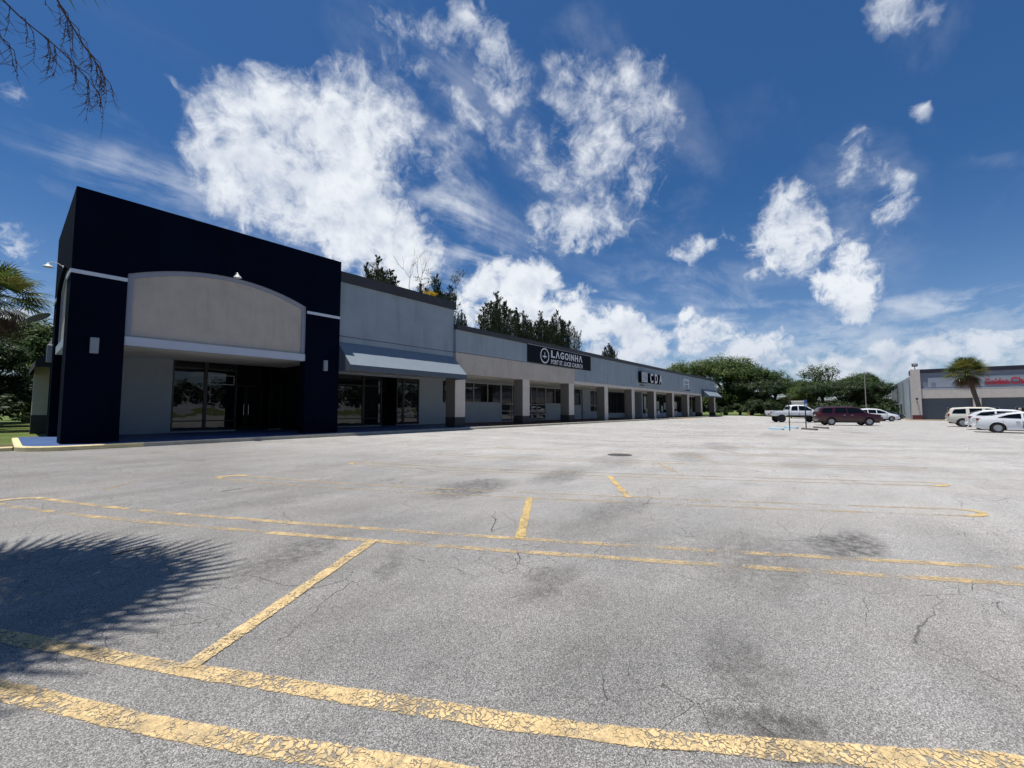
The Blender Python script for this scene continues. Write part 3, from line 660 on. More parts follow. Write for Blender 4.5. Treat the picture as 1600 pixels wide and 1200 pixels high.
# second shop, under the long awning
opens = [(13.2, 17.1, 0.5, 3.95), (17.1, 18.35, ZB, 3.95), (18.35, 20.4, 0.5, 3.95), (22.8, 23.3, 2.2, 4.0)]
shopwall('shop_wall', 10.86, 25.2, YW, 4.3, opens, M['wallblue'])
window(13.2, 15.66, 0.5, 3.95, YW, M['frame_black'], (), (1.0, 3.25), 0.075)
window(15.67, 17.1, 0.5, 3.95, YW, M['frame_black'], (), (1.0, 3.25), 0.075)
window(18.35, 18.95, 0.5, 3.95, YW, M['frame_black'], (), (1.0, 3.25), 0.075)
window(18.96, 20.4, 0.5, 3.95, YW, M['frame_black'], (), (1.0, 3.25), 0.075)
window(22.8, 23.3, 2.2, 4.0, YW, M['frame_black'])
b = MB(); b.box(17.0, 18.5, YW+1.3, YW+1.4, ZB, 4.3); b.box(17.03, 17.099, YW+0.26, YW+1.29, ZB, 4.3); b.box(18.351, 18.42, YW+0.26, YW+1.29, ZB, 4.3); b.build('door_recess', M['black'], bld)
door(17.1, 18.35, YW+1.2, 3.0, M['frame_black'])
# third shop with white mullions and barred doors
opens = [(25.25, 30.1, 2.2, 4.02), (30.15, 32.35, ZB+0.03, 4.02), (34.3, 37.6, ZB+0.03, 4.02), (37.62, 40.85, 2.22, 4.02), (43.4, 45.15, 2.15, 4.05), (47.55, 49.75, 1.32, 4.05), (52.4, 58.0, 1.13, 4.05)]
shopwall('shop_wall', 25.2, 58.2, YW, 4.3, opens, M['wallblue'])
window(25.25, 30.1, 2.2, 4.02, YW, M['frame_white'], (26.4, 28.24), (), 0.09)
window(30.15, 32.35, ZB+0.03, 4.02, YW, M['frame_white'], (31.85,), (2.14, 1.47, 1.08, 0.70), 0.07, 'barred_door', 0.08)
window(34.3, 37.6, ZB+0.03, 4.02, YW, M['frame_white'], (34.95, 35.95), (2.14, 1.47, 1.08, 0.70), 0.07, 'barred_door', 0.08)
window(37.62, 40.85, 2.22, 4.02, YW, M['frame_white'], (39.45,), (), 0.08)
window(43.4, 45.15, 2.15, 4.05, YW, M['frame_black'])
window(47.55, 49.75, 1.32, 4.05, YW, M['frame_white'], (48.75,), (2.1,), 0.07)
window(52.4, 55.0, 1.13, 4.05, YW, M['frame_black'], (53.2, 54.1), (), 0.05)
window(55.1, 58.0, 1.13, 4.05, YW, M['frame_black'], (56.0, 56.9), (), 0.05)
b = MB(); b.box(45.35, 45.5, YW-0.08, YW-0.002, ZB, 4.2); b.build('downpipe', M['awning_side'], bld)
YF = 23.5
opens = [(58.5, 60.6, 1.0, 4.0), (63.6, 68.2, 1.1, 4.0), (72.0, 76.7, 1.1, 4.0), (79.5, 82.3, ZB+0.02, 4.0), (82.35, 84.9, 1.1, 4.0)]
shopwall('shop_wall', 58.203, 85.4, YF, 4.3, opens, M['wallblue'])
b = MB(); b.box(58.203, 58.4, YF+0.26, YW+0.25, ZB, 4.3); b.build('shop_wall_return', M['wallblue'], bld)
window(58.5, 60.6, 1.0, 4.0, YF, M['frame_white'], (59.5,), (), 0.08)
window(63.6, 68.2, 1.1, 4.0, YF, M['frame_black'], (65.1, 66.6), (), 0.08)
window(72.0, 76.7, 1.1, 4.0, YF, M['frame_black'], (73.6, 75.2), (), 0.08)
window(79.5, 82.3, ZB+0.02, 4.0, YF, M['frame_white'], (80.9,), (2.1,), 0.08, 'glass_door')
window(82.35, 84.9, 1.1, 4.0, YF, M['frame_black'], (83.6,), (), 0.08)
posters = [(58.9, 1.6, 0.9, 1.9, (0.35, 0.42, 0.38)), (59.7, 1.0, 0.7, 0.8, (0.55, 0.42, 0.2)), (59.6, 0.62, 0.75, 0.45, (0.8, 0.8, 0.8)), (64.2, 0.8, 1.0, 0.65, (0.8, 0.8, 0.8)), (63.9, 1.6, 1.1, 1.3, (0.30, 0.36, 0.34)),
           (65.9, 1.3, 0.8, 0.9, (0.40, 0.45, 0.42)), (67.1, 1.6, 0.9, 1.1, (0.30, 0.32, 0.30)), (72.6, 0.8, 1.0, 0.6, (0.7, 0.7, 0.75)), (72.1, 1.7, 1.3, 1.2, (0.42, 0.46, 0.45)), (81.1, 0.8, 1.0, 1.0, (0.3, 0.34, 0.3))]
for (x, z, w_, h_, c) in posters:
    b = MB(); b.box(x, x+w_, YF-0.045, YF-0.03, z, z+h_)
    o = b.build('poster', mat('poster_paper', c, 0.7, var=0.25, vscale=4), None)
    lab = {58.9: 'tall pale green poster in the shop window nearest the blue letter sign', 59.7: 'small yellow poster under the tall green one', 59.6: 'white notice low on the wall under the yellow poster', 64.2: 'white notice low on the wall between sixth and seventh columns',
           63.9: 'dull green poster behind the sixth column', 65.9: 'grey poster in the middle of the window past the sixth column', 67.1: 'dark poster at the right side of the window past the sixth column', 72.6: 'white notice low on the wall past the seventh column',
           72.1: 'pale poster in the window past the seventh column', 81.1: 'grey notice on the door glass before the far awning'}[x]
    tag(o, lab, 'poster', 'posters on the far shopfronts')
# columns
CX = [(18.97, 1), (26.28, 1), (33.28, 1), (40.45, 0), (47.5, 0), (54.65, 0), (61.9, 0), (69.1, 0), (76.6, 1), (85.6, 1)]
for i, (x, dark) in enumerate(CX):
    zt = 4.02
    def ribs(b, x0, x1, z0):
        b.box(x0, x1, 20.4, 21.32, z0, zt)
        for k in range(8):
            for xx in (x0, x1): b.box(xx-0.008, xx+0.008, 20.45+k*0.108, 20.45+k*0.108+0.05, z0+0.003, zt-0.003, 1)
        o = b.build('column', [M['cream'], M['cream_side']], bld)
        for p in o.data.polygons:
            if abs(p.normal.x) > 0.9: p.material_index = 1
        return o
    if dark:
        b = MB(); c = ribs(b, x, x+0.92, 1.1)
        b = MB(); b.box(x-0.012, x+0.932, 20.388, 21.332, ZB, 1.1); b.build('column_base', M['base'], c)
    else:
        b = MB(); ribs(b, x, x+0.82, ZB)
# covered walk: beams, soffit, parapets
b = MB(); b.box(19.02, 34.35, 20.4, 21.0, 4.02, 5.43); b.build('taupe_beam', M['beige'], bld)
b = MB(); b.box(34.352, 76.58, 20.4, 21.0, 4.02, 4.32); b.box(76.582, 86.5, 20.42, 21.0, 4.02, 4.32); b.build('cream_beam', M['cream'], bld)
b = MB(); b.box(10.86, 86.5, 21.003, 26.0, 4.10, 4.25); b.build('walkway_soffit', M['soffit'], bld)
b = MB(); b.box(19.02, 86.5, 20.42, 20.8, 5.47, 6.98); b.box(34.355, 86.5, 20.421, 20.8, 4.33, 5.468)
b.box(86.1, 86.499, 20.803, 34.0, 4.33, 6.98)
b.build('parapet_wall', M['greyblue'], bld)
b = MB(); b.box(19.02, 34.35, 20.45, 20.8, 5.432, 5.469); b.box(34.36, 86.5, 20.45, 20.8, 4.322, 4.328); b.build('shadow_joint', M['cap'], bld)
b = MB(); b.box(19.02, 86.62, 20.32, 20.9, 6.983, 7.32); b.box(86.2, 86.62, 20.902, 34.0, 6.983, 7.32); b.build('parapet_cap', M['cap'], bld)
b = MB(); b.box(10.855, 19.0, 20.62, 20.9, 5.47, 8.33); b.box(10.855, 19.0, 20.60, 20.9, 4.02, 5.43); b.box(18.7, 19.0, 20.903, 30.0, 5.0, 8.33); b.build('parapet_wall', M['greyblue'], bld)
b = MB(); b.box(10.857, 18.99, 20.65, 20.89, 5.432, 5.468); b.build('shadow_joint', M['cap'], bld)
b = MB(); b.box(10.855, 19.12, 20.52, 20.9, 8.333, 8.87); b.box(18.75, 19.12, 20.902, 30.0, 8.333, 8.87); b.build('parapet_cap', M['cap'], bld)
b = MB(); b.box(15.0, 15.02, 20.612, 20.6195, 5.5, 8.3); b.build('panel_joint', M['wallblue'], bld)
for x in range(26, 86, 8): MB().box(x, x+0.02, 20.412, 20.4195, 5.5, 6.95).build('panel_joint', M['wallblue'], bld)
# body of the building behind
b = MB(); b.box(2.0, 86.0, 29.9, 50.0, ZB, 6.6); b.box(2.0, 58.0, 28.2, 29.9, ZB, 6.6); b.build('rear_wall', M['beige'], bld)
b = MB(); b.box(2.0, 86.0, 21.0, 50.0, 6.603, 6.7); b.build('roof', M['roof'], bld)
# awnings
def awning(x0, x1, y0, out, zt, zb_, val, axis='y', m=None, ms=None):
    b = MB(); m = m or M['awning']; ms = ms or M['awning_side']
    def P3(u, d, z): return (u, y0 - d, z) if axis == 'y' else (y0 - d, u, z)
    n = 14
    # slightly sagging sheet between the ribs
    rows = [[(x0+(x1-x0)*i/n) for i in range(n+1)]]
    def pt(i, t):
        u = x0+(x1-x0)*i/n; sag = 0.012*math.sin(math.pi*t)*(1 if i % 2 else 0)
        return P3(u, out*t, zt+(zb_-zt)*t - sag)
    K = 5
    for k in range(K+1):
        for i in range(n+1): b.v.append(pt(i, k/K))
    for k in range(K):
        for i in range(n): b.f.append((k*(n+1)+i, k*(n+1)+i+1, (k+1)*(n+1)+i+1, (k+1)*(n+1)+i)); b.m.append(0)
    q = len(b.v)
    b.add([P3(x0, out, zb_), P3(x1, out, zb_), P3(x1, out+0.01, zb_-val), P3(x0, out+0.01, zb_-val)], [(0, 1, 2, 3)], 1)
    for x in (x0, x1): b.add([P3(x, 0, zt), P3(x, out, zb_), P3(x, out+0.01, zb_-val), P3(x, 0, zb_-val)], [(0, 1, 2, 3)], 1)
    o = b.build('awning', [m, ms], bld, fix=False)
    s = o.modifiers.new('thick', 'SOLIDIFY'); s.thickness = 0.015
    return o
awning(10.87, 18.95, 20.595, 1.30, 5.12, 3.84, 0.28)
awning(77.3, 86.55, 20.415, 1.25, 5.2, 4.0, 0.2)
awning(28.6, 36.0, 1.99, 1.15, 5.0, 3.85, 0.3, 'x', M['awning_navy'], M['awning_navy'])
b = MB(); b.box(1.0, 1.85, 34.6, 35.4, 1.3, 4.0); c = b.build('column', M['beige'], bld); b = MB(); b.box(0.99, 1.86, 34.59, 35.41, ZB-0.2, 1.3); b.build('column_base', M['base'], c)
# lamps on the walls
def bell_lamp(p, out, label):
    o = empty('wall_lamp', p); tag(o, label, 'lamp', 'bell lamps over the tower arches'); out = Vector(out); o.scale = (0.8, 0.8, 0.8)
    b = MB(); b.path([(0, 0, 0.0), out*0.18+Vector((0, 0, .12)), out*0.40+Vector((0, 0, .15)), out*0.5+Vector((0, 0, .04))], [0.018]*4, 8); b.tube(out*0.0, out*0.03, 0.06, n=12); b.build('arm', M['white'], o)
    b = MB(); b.lathe([(0.03, 0.08), (0.06, 0.03), (0.07, -0.03), (0.15, -0.08), (0.19, -0.13), (0.19, -0.14), (0.14, -0.08), (0.0, -0.03)], out*0.5, 18); b.build('shade', M['white'], o, smooth=True)
bell_lamp((6.05, 20.4, 7.30), (0, -1, 0), 'white bell lamp over the arch facing the parking lot')
bell_lamp((1.25, 23.9, 7.22), (-1, 0, 0), 'white bell lamp over the arch on the left side of the tower')
def box_lamp(x0, x1, y0, y1, z0, z1, label):
    o = tag(MB().box(x0, x1, y0, y1, z0, z1).build('wall_light', M['lampgrey'], bevel=0.015), label, 'lamp', 'grey box lights on the piers')
box_lamp(1.80, 2.02, 20.24, 20.398, 3.55, 4.10, 'grey box light on the left front pier of the navy tower')
box_lamp(10.02, 10.20, 20.24, 20.398, 3.53, 4.06, 'grey box light on the right front pier of the navy tower')
box_lamp(1.08, 1.248, 26.75, 27.0, 3.65, 4.4, 'grey box light on the rear pier of the tower side')
box_lamp(1.80, 1.98, 28.25, 28.45, 3.2, 3.85, 'grey box light beside the dark side awning')
# satellite dish
o = empty('satellite_dish', (1.25, 27.3, 5.6)); tag(o, 'dark satellite dish mounted on the side of the tower above the dark awning', 'satellite dish')
Md = Matrix.Rotation(R(150), 4, 'Y') @ Matrix.Rotation(R(12), 4, 'X')
MB().lathe([(0.0, 0.0), (0.12, 0.006), (0.25, 0.03), (0.36, 0.07), (0.37, 0.075), (0.36, 0.085), (0.25, 0.045), (0.0, 0.015)], (-0.50, 0.3, 0.12), 20, M=Md @ Matrix.Scale(1.15, 4)).build('dish', M['lampgrey'], o, smooth=True)
MB().path([(0, 0, -0.3), (-0.2, 0.1, -0.25), (-0.45, 0.3, 0.1)], [0.02]*3).build('mount', M['lampgrey'], o)
# small things on the porch
for i, (x, z) in enumerate(((24.3, 1.2), (45.9, 1.2))):
    o = MB().box(x, x+0.14, YW-0.04, YW-0.001, z, z+0.2).build('outlet_box', M['lampgrey'], bld)

# ================================================================ SIGNS
def text_mesh(s, size, depth, mats, bold=0.0, sx=1.0, name='lettering'):
    cu = bpy.data.curves.new(name, 'FONT'); cu.body = s; cu.size = size; cu.extrude = depth/2; cu.offset = bold; cu.resolution_u = 4
    t = bpy.data.objects.new(name, cu); COL.objects.link(t)
    dg = bpy.context.evaluated_depsgraph_get(); dg.update()
    me = bpy.data.meshes.new_from_object(t.evaluated_get(dg)); bpy.data.objects.remove(t)
    me.materials.clear()
    for m in mats: me.materials.append(m)
    co = np.zeros(len(me.vertices)*3); me.vertices.foreach_get('co', co); co = co.reshape(-1, 3)
    for v in me.vertices: v.co.x *= sx
    for p in me.polygons: p.material_index = 0 if p.normal.z > 0.9 else len(mats)-1
    w = (co[:, 0].max()*sx, co[:, 0].min()*sx, co[:, 1].min(), co[:, 1].max())
    return me, w
def put_text(s, x0, x1, z0, z1, Y, depth, mats, parent, bold=0.0, name='lettering', facing='y'):
    me, (xm, xn, ym, yM) = text_mesh(s, 1.0, depth, mats, bold, 1.0, name)
    o = bpy.data.objects.new(name, me); COL.objects.link(o); o.parent = parent
    sx = (abs(x1-x0))/(xm-xn); sy = (z1-z0)/(yM-ym)
    for v in me.vertices: v.co = ((v.co.x-xn)*sx, (v.co.y-ym)*sy, v.co.z)
    if facing == 'y': o.location = (x0, Y, z0); o.rotation_euler = (R(90), 0, 0)
    else: o.location = (Y, x0, z0); o.rotation_euler = (R(90), 0, R(-90))
    return o
sg = empty('church_sign', (0, 0, 0)); tag(sg, 'dark navy sign board with round cross emblem reading LAGOINHA PORT ST. LUCIE CHURCH', 'sign')
MB().box(26.9, 37.4, 20.33, 20.415, 5.5, 6.96).build('sign_board', M['signback'], sg)
MB().box(26.9, 37.4, 20.325, 20.34, 6.962, 6.98).build('sign_edge', M['letter'], sg)
LG = [('L', 30.26, 30.85), ('/', 0, 0), ('G', 31.75, 32.35), ('O', 32.50, 33.15), ('I', 33.30, 33.42), ('N', 33.60, 34.15), ('H', 34.33, 34.88), ('/', 0, 0)]
for ch, a, c in LG:
    if ch != '/': put_text(ch, a, c, 6.17, 6.80, 20.322, 0.012, [M['letter']], sg, 0.03)
for (xa, xb) in ((30.98, 31.62), (35.02, 35.68)):
    xm = (xa+xb)/2; wv = 0.13
    MB().prism([(xa, 6.17), (xm-wv*0.55, 6.80), (xm+wv*0.55, 6.80), (xb, 6.17), (xb-wv, 6.17), (xm, 6.62), (xa+wv, 6.17)], 'y', 20.316, 20.328).build('lettering', M['letter'], sg)
put_text('PORT ST. LUCIE CHURCH', 30.26, 35.72, 5.60, 6.00, 20.322, 0.012, [M['letter']], sg, 0.012)
b = MB(); n = 40; cx_, cz_ = 29.28, 6.22
ro, ri = 0.66, 0.55
for i in range(n):
    t = 2*math.pi*i/n; b.v += [(cx_+ro*math.cos(t), 20.318, cz_+ro*math.sin(t)), (cx_+ri*math.cos(t), 20.318, cz_+ri*math.sin(t))]
for i in range(n): b.f.append((2*i, 2*i+1, (2*i+3) % (2*n), (2*i+2) % (2*n))); b.m.append(0)
b.box(cx_-0.035, cx_+0.035, 20.316, 20.328, cz_-0.22, cz_+0.30)
b.prism([(cx_-0.34, cz_-0.02), (cx_+0.34, cz_-0.02), (cx_+0.22, cz_-0.13), (cx_-0.22, cz_-0.13)], 'y', 20.315, 20.329)
b.build('round_emblem', M['letter'], sg, fix=False)
sg = empty('letter_sign', (0, 0, 0)); tag(sg, 'deep channel letters CDA beside a pale square panel on the grey parapet', 'sign')
for s_, a, c in (('C', 52.35, 53.35), ('D', 53.95, 54.95), ('A', 55.50, 56.60)): put_text(s_, a, c, 5.02, 6.27, 20.17, 0.46, [M['letter'], M['letterdark']], sg, 0.03)
MB().box(49.6, 51.6, 20.0, 20.415, 4.95, 6.32).build('panel_box', M['letterdark'], sg)
MB().box(49.66, 51.54, 19.985, 19.998, 5.0, 6.27).build('panel_face', mat('pale_panel', (0.40, 0.43, 0.45), 0.6, var=0.1), sg)
b = MB()
for i in range(22):
    x = 49.75+random.random()*1.5; z = 5.1+random.random()*0.95
    if random.random() < 0.5: b.box(x, x+0.3, 19.975-i*0.0004, 19.984, z, z+0.05)
    else: b.box(x, x+0.05, 19.975-i*0.0004, 19.984, z, z+0.25)
b.build('panel_mark', M['lampgrey'], sg)
MB().box(50.0, 51.4, 20.38, 20.418, 4.62, 4.70).build('small_plate', M['letterdark'], sg)
sg = empty('square_sign', (0, 0, 0)); tag(sg, 'small pale square sign with a thin frame near the far end of the grey parapet', 'sign')
b = MB(); b.box(67.3, 70.1, 20.36, 20.417, 6.2, 6.42); b.box(67.3, 67.6, 20.36, 20.417, 4.95, 6.2); b.box(69.8, 70.1, 20.36, 20.417, 4.95, 6.2); b.box(67.603, 69.798, 20.362, 20.417, 5.55, 5.68)
b.build('sign_frame', M['letter'], sg)
smk = mat('sign_mark_grey', (0.36, 0.39, 0.42), 0.6)
for i in range(5): MB().box(67.75+i*0.42, 67.98+i*0.42, 20.36, 20.417, 5.85+0.1*(i % 2), 6.1).build('sign_mark', smk, sg)
for i in range(4): MB().box(67.8+i*0.5, 68.1+i*0.5, 20.361, 20.417, 5.1, 5.3).build('sign_mark', smk, sg)
MB().box(68.4, 70.7, 20.39, 20.418, 4.60, 4.72).build('small_plate', M['letterdark'], sg)

# ================================================================ SECOND BUILDING, across the lot
b2 = empty('restaurant_building', (88, -7, 0)); b2.location = (0, 0, 0)
tag(b2, 'shop building with cream beam and red letters, beyond the parked white cars', 'building')
M['sidewall'] = mat('weathered_blue_grey_wall', (0.34, 0.38, 0.41), 0.85, var=0.2, vscale=0.8, bump=0.3, streak=0.35)
M['darkgrey'] = mat('dark_grey_shop_wall', (0.085, 0.10, 0.12), 0.8, var=0.08)
M['sign_light'] = mat('pale_sign_band', (0.27, 0.30, 0.345), 0.6, var=0.05, vscale=1)
M['sign_mid'] = mat('slate_band', (0.17, 0.19, 0.24), 0.7, var=0.05)
M['navycap'] = mat('navy_cap', (0.014, 0.015, 0.03), 0.6)
b = MB(); b.box(88.6, 134, -60, -7.2, 0.0, 6.9); b.build('side_wall', M['sidewall'], b2)
b = MB(); b.box(88.8, 133.8, -59.8, -7.4, 6.903, 7.0); b.build('roof', M['roof'], b2)
b = MB(); b.box(87.75, 88.62, -8.05, -7.02, 0.77, 7.72); c = b.build('pilaster', M['cream'], b2); b = MB(); b.box(87.73, 88.64, -8.07, -7.0, 0.05, 0.77); b.build('pilaster_base', M['maroon_base'], c)
b = MB(); b.box(88.15, 88.59, -60, -8.08, 7.12, 7.7); b.box(88.65, 90.2, -8.0, -6.98, 6.905, 7.6); b.build('parapet_cap', M['navycap'], b2)
b = MB(); b.box(88.3, 88.59, -60, -8.08, 4.7, 7.118); b.build('upper_wall', M['sign_mid'], b2)
b = MB(); b.box(88.24, 88.298, -14.6, -8.9, 4.95, 6.45); b.box(88.24, 88.298, -60, -14.603, 5.55, 6.45); b.build('sign_band', M['sign_light'], b2)
b = MB(); b.box(87.95, 88.9, -60, -8.06, 3.3, 4.697); b.build('beam', M['cream'], b2)
b = MB(); b.box(87.93, 88.2, -60, -8.07, 4.70, 4.76); b.build('beam_ledge', M['trim'], b2)
for y in (-14.15, -20.6, -27.0, -33.5, -40, -46.5, -53):
    MB().box(87.97, 88.57, y, y+0.8, 0.0, 3.298).build('pillar', M['cream'], b2)
# recessed shopfront
def xwall(y0, y1, X, zt, opens, m):
    b = MB(); y = y0
    for (ya, yb, za, zb) in opens:
        if abs(ya-y) > .002: b.box(X, X+.2, y, ya, 0.05, zt)
        b.box(X, X+.2, ya, yb, .05, za); b.box(X, X+.2, ya, yb, zb, zt); y = yb
    b.box(X, X+.2, y, y1, .05, zt); return b.build('shop_wall', m, b2)
ops = [(-10.75+0.0, -12.65, .4, 1.98), (-14.4, -15.9, .4, 1.98), (-17.3, -20.2, .3, 1.98), (-22.0, -24.5, .3, 1.98)]
b3 = MB(); b3.box(88.60, 88.602, -60, -8.08, 0, 3.3)
xwall(-8.08, -60, 88.38, 3.298, ops, M['darkgrey'])
for (ya, yb, za, zb) in ops:
    f = MB()
    for q in ((ya, ya-.07, za, zb), (yb+.07, yb, za, zb), (ya-.07, yb+.07, zb-.07, zb), (ya-.07, yb+.07, za, za+.07)): f.box(88.35, 88.45, q[0], q[1], q[2], q[3])
    fo = f.build('window', M['lampgrey'], b2); MB().box(88.42, 88.43, ya-.02, yb+.02, za+.02, zb-.02).build('pane', M['glass'], fo)
# sconces
for y, lab in ((-7.55, 'dark wall sconce on the corner pilaster of the far shop building'), (-13.75, 'dark wall sconce on the pillar behind the leaning palm')):
    o = empty('wall_sconce', (87.74 if y > -8 else 87.96, y, 2.9)); tag(o, lab, 'lamp', 'sconces on the far shop building')
    MB().path([(0, 0, -0.35), (-0.1, 0, -0.1), (-0.2, 0, 0.05), (-0.15, 0, 0.2)], [0.03]*4).build('bracket', M['plastic'], o)
    MB().lathe([(0.0, 0.32), (0.12, 0.28), (0.13, 0.12), (0.06, 0.0), (0, 0)], (-0.16, 0, 0.15), 10).build('lantern', M['plastic'], o)
o = empty('flood_light', (88.1, -7.55, 7.72)); tag(o, 'flood light on a short post on top of the far corner pilaster', 'lamp')
MB().tube((0, 0, 0), (0, 0, 0.45), 0.05).build('post', M['plastic'], o); MB().obox((0, 0, 0.68), (0.16, 0, 0.05), (0, 0.33, 0), (-0.04, 0, 0.2)).build('lamp_head', M['plastic'], o); MB().obox((-0.165, 0, 0.66), (0.004, 0, 0.0), (0, 0.22, 0), (-0.04, 0, 0.13)).build('lens', M['letter'], o)
# side wall bits
b = MB(); b.box(96, 96.9, -7.19, -7.12, 0.1, 2.2); d = b.build('side_door', M['sidewall'], b2); d['label'] = 'plain side door of the far shop building'
for x in (92, 103): MB().tube((x, -7.1, 0.1), (x, -7.1, 6.4), 0.06).build('downpipe', M['lampgrey'], b2)
b = MB(); b.box(108, 111, -7.19, -6.4, 2.6, 2.75); b.box(110.9, 111, -6.5, -6.4, 0.1, 2.6); b.build('door_canopy', M['sidewall'], b2)
sg = empty('restaurant_sign', (0, 0, 0)); tag(sg, 'red letters on the pale band of the far shop, right of the leaning palm', 'sign')
put_text('Golden', -14.66, -16.86, 5.12, 6.02, 88.225, 0.05, [M['red']], sg, 0.02, facing='x')
put_text('Cho', -17.05, -18.75, 5.12, 6.12, 88.225, 0.05, [M['red']], sg, 0.02, facing='x')
o = tag(MB().box(88.2, 88.238, -9.7, -9.25, 4.98, 5.65).build('notice_plate', M['sign_mid']), 'small dark plate on the pale band above the corner opening', 'plate')
# its walk and kerb
tag(MB().box(86.5, 88.6, -60, -6.6, 0.0, 0.12).build('far_walkway', mat('far_walk', (0.36, 0.33, 0.29), 0.8, var=0.1)), kind='structure')
tag(MB().box(86.33, 86.498, -60, -6.6, 0.0, 0.128).build('far_kerb', mat('far_kerb_orange', (0.50, 0.34, 0.16), 0.8, var=0.2)), kind='structure')
tag(MB().box(86.33, 100, -6.6, -6.43, 0.0, 0.128).build('far_kerb', mat('far_kerb_orange', (0.50, 0.34, 0.16), 0.8, var=0.2)), kind='structure')
# ================================================================ VEHICLES
def bake_bool(body, cutters):
    for c in cutters:
        m = body.modifiers.new('b', 'BOOLEAN'); m.operation = 'DIFFERENCE'; m.object = c; m.solver = 'EXACT'
    dg = bpy.context.evaluated_depsgraph_get(); dg.update()
    me = bpy.data.meshes.new_from_object(body.evaluated_get(dg))
    body.modifiers.clear(); body.data = me
    for c in cutters: bpy.data.objects.remove(c)

def interp(tab, x):
    return float(np.interp(x, [t[0] for t in tab], [t[1] for t in tab]))

